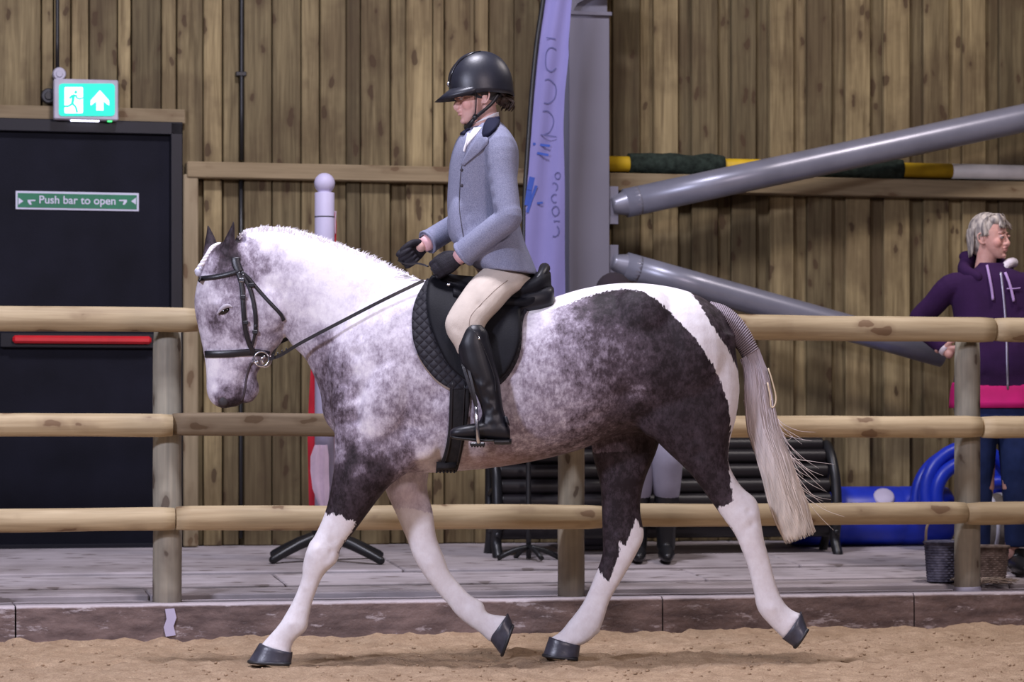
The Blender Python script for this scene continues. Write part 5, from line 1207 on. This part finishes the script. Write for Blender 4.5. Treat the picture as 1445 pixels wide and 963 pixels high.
for E, Wp, w2 in ((En, Wn, 1.0), (Ef, Wf, .92)):
    d = (Wp-E).normalized(); c = Wp-d*.012; fr = frames([E, c]); t, a, b = fr[1]
    bm = bmesh.new(); rings(bm, [[c+t*dx+a*r*math.cos(i*math.pi/12)+b*r*math.sin(i*math.pi/12) for i in range(24)] for dx, r in ((-.012, .0575*w2), (-.001, .059*w2), (.003, .056*w2), (.002, .050*w2), (-.01, .046*w2))], cap=True); part('sleeve_hem', bm, M_JACKET, rid)
    bm = bmesh.new(); rings(bm, [[c+t*dx+a*r*math.cos(i*math.pi/12)+b*r*math.sin(i*math.pi/12) for i in range(24)] for dx, r in ((-.01, .040), (.030, .031))]); part('wrist_band', bm, M_CUFF, rid)
# breeches
M_BREECH = plain('beige_breeches', (0.56, 0.485, 0.42), 0.8, .25, 0, .08, 14, .3, 260)
bm = bmesh.new()
loft(bm, [(688, 372, 748, 372, .17, 0), (690, 386, 752, 400, .165, 0), (700, 395, 748, 408, .13, 0)], 3, 20, 2.2)
for s in (-1, 1):
    loft(bm, [(693, 372, 752, 394, .095, s*.09), (681, 380, 741, 406, .090, s*.14), (664, 396, 723, 417, .085, s*.20), (648, 418, 705, 437, .076, s*.26), (634, 440, 688, 455, .066, s*.305), (628, 456, 682, 468, .060, s*.325), (631, 472, 678, 482, .056, s*.335), (641, 488, 676, 494, .050, s*.34), (646, 500, 676, 503, .045, s*.342)], 4, 22, 2.1)
bre = fuse(bm, .005, 4, .5); dent(bre, [(P(x, y, Y), .004, .016) for x, y, Y in ((640, 462, -.39), (648, 466, -.40), (676, 430, -.34), (700, 400, -.28))]); bo = part('breeches', bre, M_BREECH, rid)
_m = bo.data.copy(); _m.transform(wm(rid)); BT = bvh(_m)
part('side_seam', strap(BT, [(716, 396), (700, 408), (680, 428), (664, 446), (662, 462), (664, 478)], .0025, .0008, .001), plain('seam_thread', (.36, .30, .26), .8), rid)
# boots
for s in (-1, 1):
    bm = bmesh.new(); sY = lambda y_: s*y_
    loft(bm, [(659, 459, 680, 459, .036, sY(.345)), (652, 466, 688, 469, .056, sY(.345)), (645, 484, 691, 482, .060, sY(.35)), (647, 500, 696, 498, .060, sY(.352)), (652, 518, 700, 515, .058, sY(.355)), (661, 538, 705, 536, .054, sY(.357)), (671, 556, 707, 554, .048, sY(.36)), (678, 573, 709, 571, .042, sY(.362)), (680, 586, 712, 584, .041, sY(.364)), (674, 598, 717, 596, .042, sY(.366)), (668, 610, 720, 612, .040, sY(.368))], 4, 24, 2.1)
    loft(bm, [(720, 606, 720, 622, .022, sY(.368)), (714, 596, 714, 622, .036, sY(.368)), (700, 590, 700, 621, .040, sY(.368)), (685, 594, 685, 620, .041, sY(.37)), (668, 598, 668, 620, .044, sY(.375)), (652, 601, 652, 620, .043, sY(.378)), (641, 604, 641, 619, .034, sY(.38)), (635, 608, 635, 617, .018, sY(.38))], 4, 20, 2.3)
    bt = fuse(bm, .0045, 4, .5)
    dent(bt, [(P(x, y, sY(.41)), .003, .014) for x, y in ((684, 560), (694, 565), (690, 578), (700, 586), (688, 590), (672, 535), (690, 545), (678, 594), (694, 600))]+[(P(x, y, sY(.41)), -.004, .014) for x, y in ((690, 570), (698, 578), (680, 545))])
    b = part('riding_boot', bt, M_BOOT, rid)
    bm = bmesh.new(); loft(bm, [(637, 614, 637, 619, .026, sY(.38)), (645, 616, 645, 621, .042, sY(.378)), (668, 618, 668, 623, .045, sY(.375)), (685, 620, 685, 624, .043, sY(.37)), (697, 620, 697, 624, .040, sY(.368)), (698, 620, 698, 628, .038, sY(.368)), (718, 620, 719, 628, .036, sY(.368)), (722, 619, 722, 627, .024, sY(.368))], 2, 16, 3)
    part('boot_sole', bm, M_BLACKP, b, False)
    bm = bmesh.new(); c = P(676, 478, sY(.40)) if s < 0 else P(676, 478, .40); ell(bm, c, (.006, .008, .008)); part('boot_stud', bm, M_CHROME, b)
    bm = bmesh.new(); loft(bm, [(711, 588, 716, 588, .020, sY(.40)), (713, 596, 720, 602, .020, sY(.405))], 3, 12, 3); part('spur_rest', bm, M_BOOT, b)
    _m = b.data.copy(); _m.transform(wm(rid)); t_ = bvh(_m)
    if s < 0: part('boot_seam', strap(t_, [(664, 462), (674, 475), (684, 495), (692, 515), (698, 535), (700, 555)], .003, .0008, .0015), M_LEATH, b)
# helmet
M_HELM = plain('matt_black_helmet', (0.016, 0.017, 0.026), 0.40, .5, 0, .15, 20, .12, 300); M_HGLOSS = plain('gloss_black_trim', (0.014, 0.014, 0.018), 0.18)
bm = bmesh.new(); g = lambda p: HM @ Vector(p)
hc_ = Vector((-.022, 0, .045)); n = 36; rs = []
for i in range(15):
    e = math.radians(-14+104*i/14); zz = hc_.z+.148*math.sin(e) if e > 0 else hc_.z+.15*math.sin(e); k = math.cos(max(e, 0))**.9 if e > 0 else 1.0-.03*i/14
    if i == 14: k = .02
    ring = []
    for t in range(n):
        a = 2*math.pi*t/n; x = .138*math.cos(a); y = .108*math.sin(a); zo = 0
        if e <= .12: zo = -.018*max(0, -math.cos(a))*(1 if e < 0 else .5)
        ring.append(hc_+Vector((x*k, y*k, zz-hc_.z+zo)))
    rs.append(ring)
inner = [[hc_+(p-hc_)*.93 for p in r] for r in rs[:10]]
rings(bm, inner[::-1]+rs, cap=False); bm.transform(HM); bmesh.ops.recalc_face_normals(bm, faces=bm.faces[:])
he = part('helmet', bm, M_HELM, rid); dm = bmesh.new(); ell(dm, hc_+Vector((0, 0, .02)), (.12, .095, .115)); dm.transform(HM); part('helmet_padding', dm, M_BLACKP, he)
bm = bmesh.new(); rr_ = []
for i in range(25):
    a = math.radians(-72+144*i/24); base_ = hc_+Vector((.128*math.cos(a), .104*math.sin(a), -.022)); L = .074*max(0, math.cos(a*1.2))**.7+.003; out = Vector((math.cos(a*.55), math.sin(a*.55)*.55, 0))
    tip = base_+out*L+Vector((0, 0, -.020-.12*L)); m_ = base_.lerp(tip, .5)+Vector((0, 0, .007))
    rr_.append([base_+Vector((0, 0, .024)), m_+Vector((0, 0, .006)), tip, m_-Vector((0, 0, .004)), base_-Vector((0, 0, .004))])
rings(bm, rr_); bmesh.ops.recalc_face_normals(bm, faces=bm.faces[:]); bm.transform(HM); part('helmet_peak', bm, M_HELM, he)
def domept(a, e, r=1.0): return hc_+Vector((.138*math.cos(a)*math.cos(e)**.9*r, .108*math.sin(a)*math.cos(e)**.9*r, .148*math.sin(e)*r))
bm = bmesh.new()
for s in (-1, 1): tube(bm, [g(domept(s*a, e, 1.008)) for a, e in ((.12, .10), (.22, .35), (.32, .6), (.55, .88), (1.0, 1.15), (1.7, 1.3))], [.003, .004, .004, .004, .004, .002], 6, 4, dome=True)
part('helmet_trim', bm, M_HGLOSS, he)
bm = bmesh.new()
for i in range(7):
    e = .38+i*.055; a = -.62; ell(bm, g(domept(a-.02*i, e, 1.0)), (.006, .003, .004), None, 8)
part('vent_grille', bm, M_HGLOSS, he)
bm = bmesh.new(); c = g(domept(-.05, .12, 1.01)); ell(bm, c, (.007, .007, .011), None, 12); part('helmet_badge', bm, M_CHROME, he, True, 'small silver badge')
# harness
def tubeL(pts, r, flat=1.0): b = bmesh.new(); tube(b, [g(p) for p in pts], r, 8, 4, flat); return b
for s in (-1, 1):
    part('harness_strap', tubeL([(.018, s*.083, .03), (.022, s*.079, -.02), (.026, s*.069, -.06), (.032, s*.055, -.092)], .0085, .35), M_LEATH, he)
    part('harness_strap', tubeL([(-.085, s*.068, .005), (-.05, s*.072, -.035), (-.01, s*.070, -.065), (.030, s*.056, -.092)], .0075, .35), M_LEATH, he)
    b = bmesh.new(); ell(b, g((.030, s*.060, -.090)), (.012, .010, .014), None, 10); part('harness_slider', b, M_BLACKP, he)
part('chin_strap', tubeL([(.030, -.057, -.092), (.050, -.038, -.116), (.056, 0, -.126), (.050, .038, -.116), (.030, .057, -.092)], [.008, .012, .014, .012, .008], .8), M_LEATH, he)
part('harness_end', tubeL([(.040, -.050, -.108), (.046, -.052, -.135), (.040, -.056, -.155)], [.010, .009, .006], .5), M_LEATH, he)
# hair below the helmet, bun in net
bm = bmesh.new()
for i in range(40):
    r1 = random.Random(i); a0 = Vector((-.075, r1.uniform(-.05, .05), .0)); e = Vector((-.135+r1.gauss(0, .012), r1.gauss(0, .022), -.035+r1.gauss(0, .014)))
    tube(bm, [g(a0+Vector((.0, 0, .02))), g((a0+e)/2+Vector((-.012, r1.gauss(0, .006), .004))), g(e), g(e+Vector((.012, r1.gauss(0, .01), -.018)))], [.007, .007, .006, .002], 6, 3, dome=True)
ell(bm, g((-.112, 0, -.022)), (.030, .034, .026), None, 14); ell(bm, g((-.06, 0, -.005)), (.05, .062, .035), None, 14)
part('hair', bm, M_HAIRD, rid)
bm = bmesh.new()
for s in (-1, 1): tube(bm, [g((.030, s*.068, .028)), g((.012, s*.072, .010)), g((-.004, s*.074, -.004))], [.008, .006, .002], 6, 3)
part('sideburn_hair', bm, plain('light_brown_hair', (.16, .075, .045), .6), rid)
# ---------------------------------------------------------------- the woman by the fence
YW = Yat(1400, 2.14); wz = fl(2.14); g0 = lambda x, y, dy=0.0: P(x, y, YW+dy)
wo = thing('person', 'woman with short grey hair in purple hoodie, hand on hip, behind the fence', 'person', Vector((g0(1405, 700).x, YW, wz)))
k_ = (D+YW)/F
WM = headM(1399, 336, YW-.01, (math.cos(.62), -math.sin(.62), 0), pitch=-.02, scale=1.0)
def WP(x, y, dy=0.0): return P(x, y, YW+dy)
Lsh, Lel, Lwr, Lha = WP(1341, 404, 0), WP(1296, 455, .10), WP(1334, 494, .0), WP(1362, 500, -.06)
Rsh, Rel, Rwr = WP(1462, 404, .02), WP(1490, 470, .06), WP(1470, 530, -.02)
bm = bmesh.new(); head_shapes(bm, WM)
tube(bm, [WP(1400, 392), WP(1402, 430), WP(1406, 480), WP(1408, 530), WP(1408, 570)], [.07, .085, .09, .09, .10], 20, 3, dome=True)
for s, S, E, Wp in ((-1, Lsh, Lel, Lwr), (1, Rsh, Rel, Rwr)):
    tube(bm, [WP(1402, 402), S, S.lerp(E, .5), E, E.lerp(Wp, .5), Wp, Wp+(Wp-E).normalized()*.03], [.08, .05, .043, .036, .033, .025, .026], 14, 3, dome=True)
fl_w = wz+.01
for s in (-1, 1):
    xk = 1408+s*21; q = WP(xk, 580)
    tube(bm, [q, Vector((WP(1408+s*22, 660).x, YW-.01, .66)), Vector((WP(1408+s*21, 700).x, YW, .46 if False else wz+.45)), Vector((WP(1408+s*21, 760).x, YW+.02, wz+.10))], [.075, .06, .05, .036], 14, 3, dome=True)
mh = handM(Lwr, Lwr+Vector((.09, -.03, .01)), (0, -1, .3), .95); hand(bm, mh, s=1, r=.9)
mh2 = handM(Rwr, Rwr+Vector((-.02, -.03, -.09)), (0, -1, 0), .95); hand(bm, mh2, s=-1, r=.9)
wb = fuse(bm, .0042, 3, .4); head_dents(wb, WM); part('body', wb, M_SKIN2, wo); eyes(wo, WM, False, M_SKIN2)
M_HOOD = plain('purple_hoodie', (0.030, 0.009, 0.048), 0.9, .2, 0, .12, 12, .3, 120); M_JEAN = plain('blue_denim', (0.012, 0.022, 0.075), 0.85, .2, 0, .3, 12, .3, 200)
M_PINK = plain('magenta_shirt', (0.55, 0.005, 0.16), 0.8); M_CORD = plain('lilac_cord', (0.40, 0.26, 0.52), 0.8); M_ZIP = plain('silver_zip', (0.35, 0.33, 0.42), 0.4, .5, .6); M_FLEECE = plain('white_fleece', (0.66, 0.6, 0.66), 0.95, .2, 0, .1, 30, .8, 90)
bm = bmesh.new(); Yc = YW
loft(bm, [(1380, 371, 1423, 373, .070, Yc), (1376, 378, 1426, 379, .080, Yc), (1362, 386, 1442, 386, .10, Yc), (1344, 396, 1458, 396, .115, Yc), (1342, 420, 1462, 420, .125, Yc), (1346, 450, 1462, 450, .13, Yc), (1347, 480, 1462, 480, .13, Yc), (1348, 510, 1464, 510, .135, Yc), (1346, 540, 1466, 540, .14, Yc), (1346, 553, 1466, 553, .14, Yc)], 4, 32, 2.4)
for S, E, Wp in ((Lsh, Lel, Lwr), (Rsh, Rel, Rwr)):
    tube(bm, [WP(1402, 402).lerp(S, .6), S+Vector((0, 0, -.005)), S.lerp(E, .5), E, E.lerp(Wp, .5), Wp-(Wp-E).normalized()*.01], [.07, .068, .062, .058, .052, .040], 18, 4)
hm = fuse(bm, .006, 4, .5); dent(hm, [(WP(x, y, -.12), .006, .02) for x, y in ((1355, 440), (1352, 470), (1368, 500), (1390, 530), (1430, 480), (1440, 440), (1420, 520))]+[(Lel+Vector((.05, -.04, .02)), .01, .03), (Lel+Vector((.05, -.04, .06)), .006, .02)])
HTW = bvh(hm); hd = part('hoodie', hm, M_HOOD, wo)
def wstrap(pts, wd, off=.003, th=.003): return strap(HTW, pts, wd, off, th, 5)
part('zip', wstrap([(1412, 385), (1414, 400), (1417, 430), (1420, 470), (1421, 510), (1422, 550)], .012), M_ZIP, wo)
part('hood_cord', wstrap([(1393, 376), (1396, 392), (1399, 408), (1401, 424)], .014, .008, .005), M_CORD, wo); part('hood_cord', wstrap([(1418, 386), (1423, 398), (1427, 412), (1430, 426)], .014, .008, .005), M_CORD, wo)
part('chest_logo', wstrap([(1420, 408), (1430, 408), (1439, 407)], .006, .010, .003), M_CORD, wo)
bm = bmesh.new(); tube(bm, [WP(1426, 392, -.02), WP(1418, 380, .03), WP(1395, 372, .12), WP(1368, 372, .10), WP(1362, 384, .0), WP(1380, 392, -.09)], [.03, .045, .055, .055, .045, .03], 14, 5, flat=.8, dome=True); ell(bm, WP(1365, 362, .08), (.045, .05, .03)); part('hood', fuse(bm, .006, 4), M_HOOD, wo)
bm = bmesh.new(); tube(bm, [WP(1414, 384, -.06), WP(1422, 373, -.04), WP(1430, 371, .02), WP(1428, 376, .07)], [.012, .024, .026, .014], 12, 4, dome=True); part('fleece_collar', bm, M_FLEECE, wo)
bm = bmesh.new(); loft(bm, [(1344, 540, 1468, 540, .135, Yc), (1341, 552, 1470, 552, .145, Yc), (1339, 576, 1471, 576, .150, Yc)], 3, 28, 2.4); part('shirt_hem', bm, M_PINK, wo)
bm = bmesh.new(); loft(bm, [(1345, 556, 1470, 556, .13, Yc), (1346, 580, 1470, 580, .13, Yc), (1352, 600, 1464, 600, .12, Yc)], 3, 24, 2.4)
for s in (-1, 1):
    x = 1408+s*27; loft(bm, [(x-30, 585, x+30, 585, .11, Yc), (x-27, 620, x+26, 620, .10, Yc), (x-22, 680, x+21, 680, .082, Yc), (x-19, 720, x+18, 720, .07, Yc), (x-17, 772, x+16, 772, .062, Yc+.02)], 4, 20, 2.1)
part('jeans', fuse(bm, .006, 4), M_JEAN, wo)
for s in (-1, 1):
    x = WP(1408+s*27, 770).x; bm = bmesh.new(); z = wz
    tube(bm, [(x, YW+.06, z+.05), (x, YW-.02, z+.05), (x+.01, YW-.11, z+.040), (x+.015, YW-.18, z+.028)], [.04, .045, .042, .026], 14, 4, dome=True); tube(bm, [(x, YW+.03, z+.05), (x, YW+.03, z+.13)], .05, 14, 2); part('shoe', fuse(bm, .006, 3), M_BLACKP, wo)
bm = bmesh.new(); d = (Lwr-Lel).normalized(); tube(bm, [Lwr-d*.03, Lwr+d*.012], [.038, .033], 16, 2); part('white_cuff', bm, M_FLEECE, wo)
# hair: short layered grey blonde
def greyh():
    m = NT('grey_blonde_hair', 0.5, .4); o = m.obj(); f = m.noise(m.map(o, (50, 50, 14)), 1.0, 3); m.col(m.mix(m.mr(f, .35, .65), (0.13, 0.115, 0.12), (0.52, 0.46, 0.40))); m.bump(f, .5, .004); return m.m
M_GREYH = greyh(); bm = bmesh.new(); b2 = bmesh.new()
ell(b2, Vector((-.030, 0, .045)), (.096, .083, .092), None, 28); ell(b2, Vector((-.072, 0, -.010)), (.052, .066, .082), None, 20); ell(b2, Vector((.030, 0, .086)), (.050, .062, .036), None, 20)
r1 = random.Random(9)
for i in range(260):
    a = r1.uniform(-math.pi, math.pi); c_, s_ = math.cos(a), math.sin(a); root = Vector((.030+r1.gauss(0, .010), -.015+r1.gauss(0, .010), .122)); w_ = r1.uniform(.0028, .0055)
    if c_ > .55:      # swept fringe
        low = Vector((.074+r1.uniform(-.008, .012), .062*s_*1.2+.012, r1.uniform(.040, .062))); mid = Vector((.068, .045*s_, .090))
    elif abs(s_) > .6 and c_ > -.25:   # over the temples, short of the ear
        low = Vector((.030*c_-.004+r1.gauss(0, .006), .080*s_, r1.uniform(.0, .03))); mid = Vector((.02*c_-.005, .080*s_, .075))
    else:             # back, down to the nape
        low = Vector((-.055+.062*c_*1.1, .070*s_, r1.uniform(-.10, -.055))); mid = Vector((-.03+.098*c_, .084*s_, .045))
    tube(b2, [root, root.lerp(mid, .5)+Vector((0, 0, .009)), mid, low.lerp(mid, .35)+Vector((0, 0, .0)), low], [w_*.6, w_, w_, w_, w_*.3], 5, 3)
b2.transform(WM); part('hair', b2, M_GREYH, wo)

# ---------------------------------------------------------------- onlooker beyond the horse
YO = Yat(905, 2.88); oz = fl(2.88); OP = lambda x, y, dy=0.0: P(x, y, YO+dy)
on = thing('person', 'onlooker mostly hidden behind the horse, pale breeches and dark boots showing between its hind legs', 'person', Vector((OP(935, 780).x, YO, oz)))
OM = headM(864, 424, YO, (-math.cos(1.1), -math.sin(1.1), 0))
bm = bmesh.new(); head_shapes(bm, OM)
tube(bm, [OP(868, 475), OP(874, 520), OP(884, 570), OP(893, 600)], [.10, .12, .11, .12], 18, 3, dome=True)
for s in (-1, 1):
    tube(bm, [OP(872, 480), OP(870+s*38, 488), OP(868+s*50, 540, -.02), OP(872+s*35, 580, -.12)], [.07, .05, .038, .026], 12, 3, dome=True)
    mo = handM(OP(872+s*35, 580, -.12), OP(872+s*20, 588, -.18), (0, 0, 1), .85); hand(bm, mo, s=-s)
    xx = 900 if s < 0 else 940
    tube(bm, [OP(893+s*12, 598), OP(xx-4, 625, -.10), OP(xx, 660, -.06), OP(xx, 700, .0), OP(xx, 765, .03)], [.08, .068, .055, .045, .034], 14, 3, dome=True)
ob = fuse(bm, .006, 3); head_dents(ob, OM); part('body', ob, M_SKIN2, on); eyes(on, OM, False, M_SKIN2)
M_DCOAT = plain('dark_coat', (0.018, 0.016, 0.024), 0.85); M_PALEB = plain('pale_breeches', (0.34, 0.33, 0.42), 0.85, .2, 0, .1)
bm = bmesh.new(); loft(bm, [(848, 462, 888, 462, .08, YO), (830, 476, 912, 476, .11, YO), (828, 520, 918, 520, .12, YO), (842, 580, 926, 580, .13, YO), (850, 612, 934, 612, .14, YO)], 4, 24, 2.3)
for s in (-1, 1): tube(bm, [OP(870+s*25, 482), OP(868+s*50, 540, -.02), OP(872+s*37, 578, -.11)], [.07, .055, .045], 14, 3)
part('coat', fuse(bm, .008, 4), M_DCOAT, on)
for xx in (900, 940):
    bm = bmesh.new(); tube(bm, [OP(895, 600), OP(xx-4, 628, -.10), OP(xx, 660, -.06), OP(xx+1, 695, -.01)], [.10, .10, .088, .070], 18, 3, dome=True); part('breeches_leg', bm, M_PALEB, on)
    bm = bmesh.new(); z = oz; c = OP(xx, 785)
    tube(bm, [OP(xx+1, 688, -.01), OP(xx, 720, .0), OP(xx, 755, .02), Vector((c.x, YO+.03, z+.07))], [.068, .064, .052, .05], 16, 3); tube(bm, [(c.x, YO+.05, z+.04), (c.x, YO-.06, z+.045), (c.x, YO-.14, z+.03)], [.042, .044, .028], 14, 3, dome=True)
    part('long_boot', fuse(bm, .007, 3), M_BLACKP, on)
bm = bmesh.new(); b2 = bmesh.new(); ell(b2, Vector((-.02, 0, .05)), (.115, .095, .10), None, 28); tube(b2, [(.07, -.06, .035), (.115, -.03, .03), (.128, 0, .03), (.115, .03, .03), (.07, .06, .035)], .010, 8, 3); b2.transform(OM); part('knitted_hat', b2, plain('dark_plum_hat', (.022, .014, .02), .95), on)
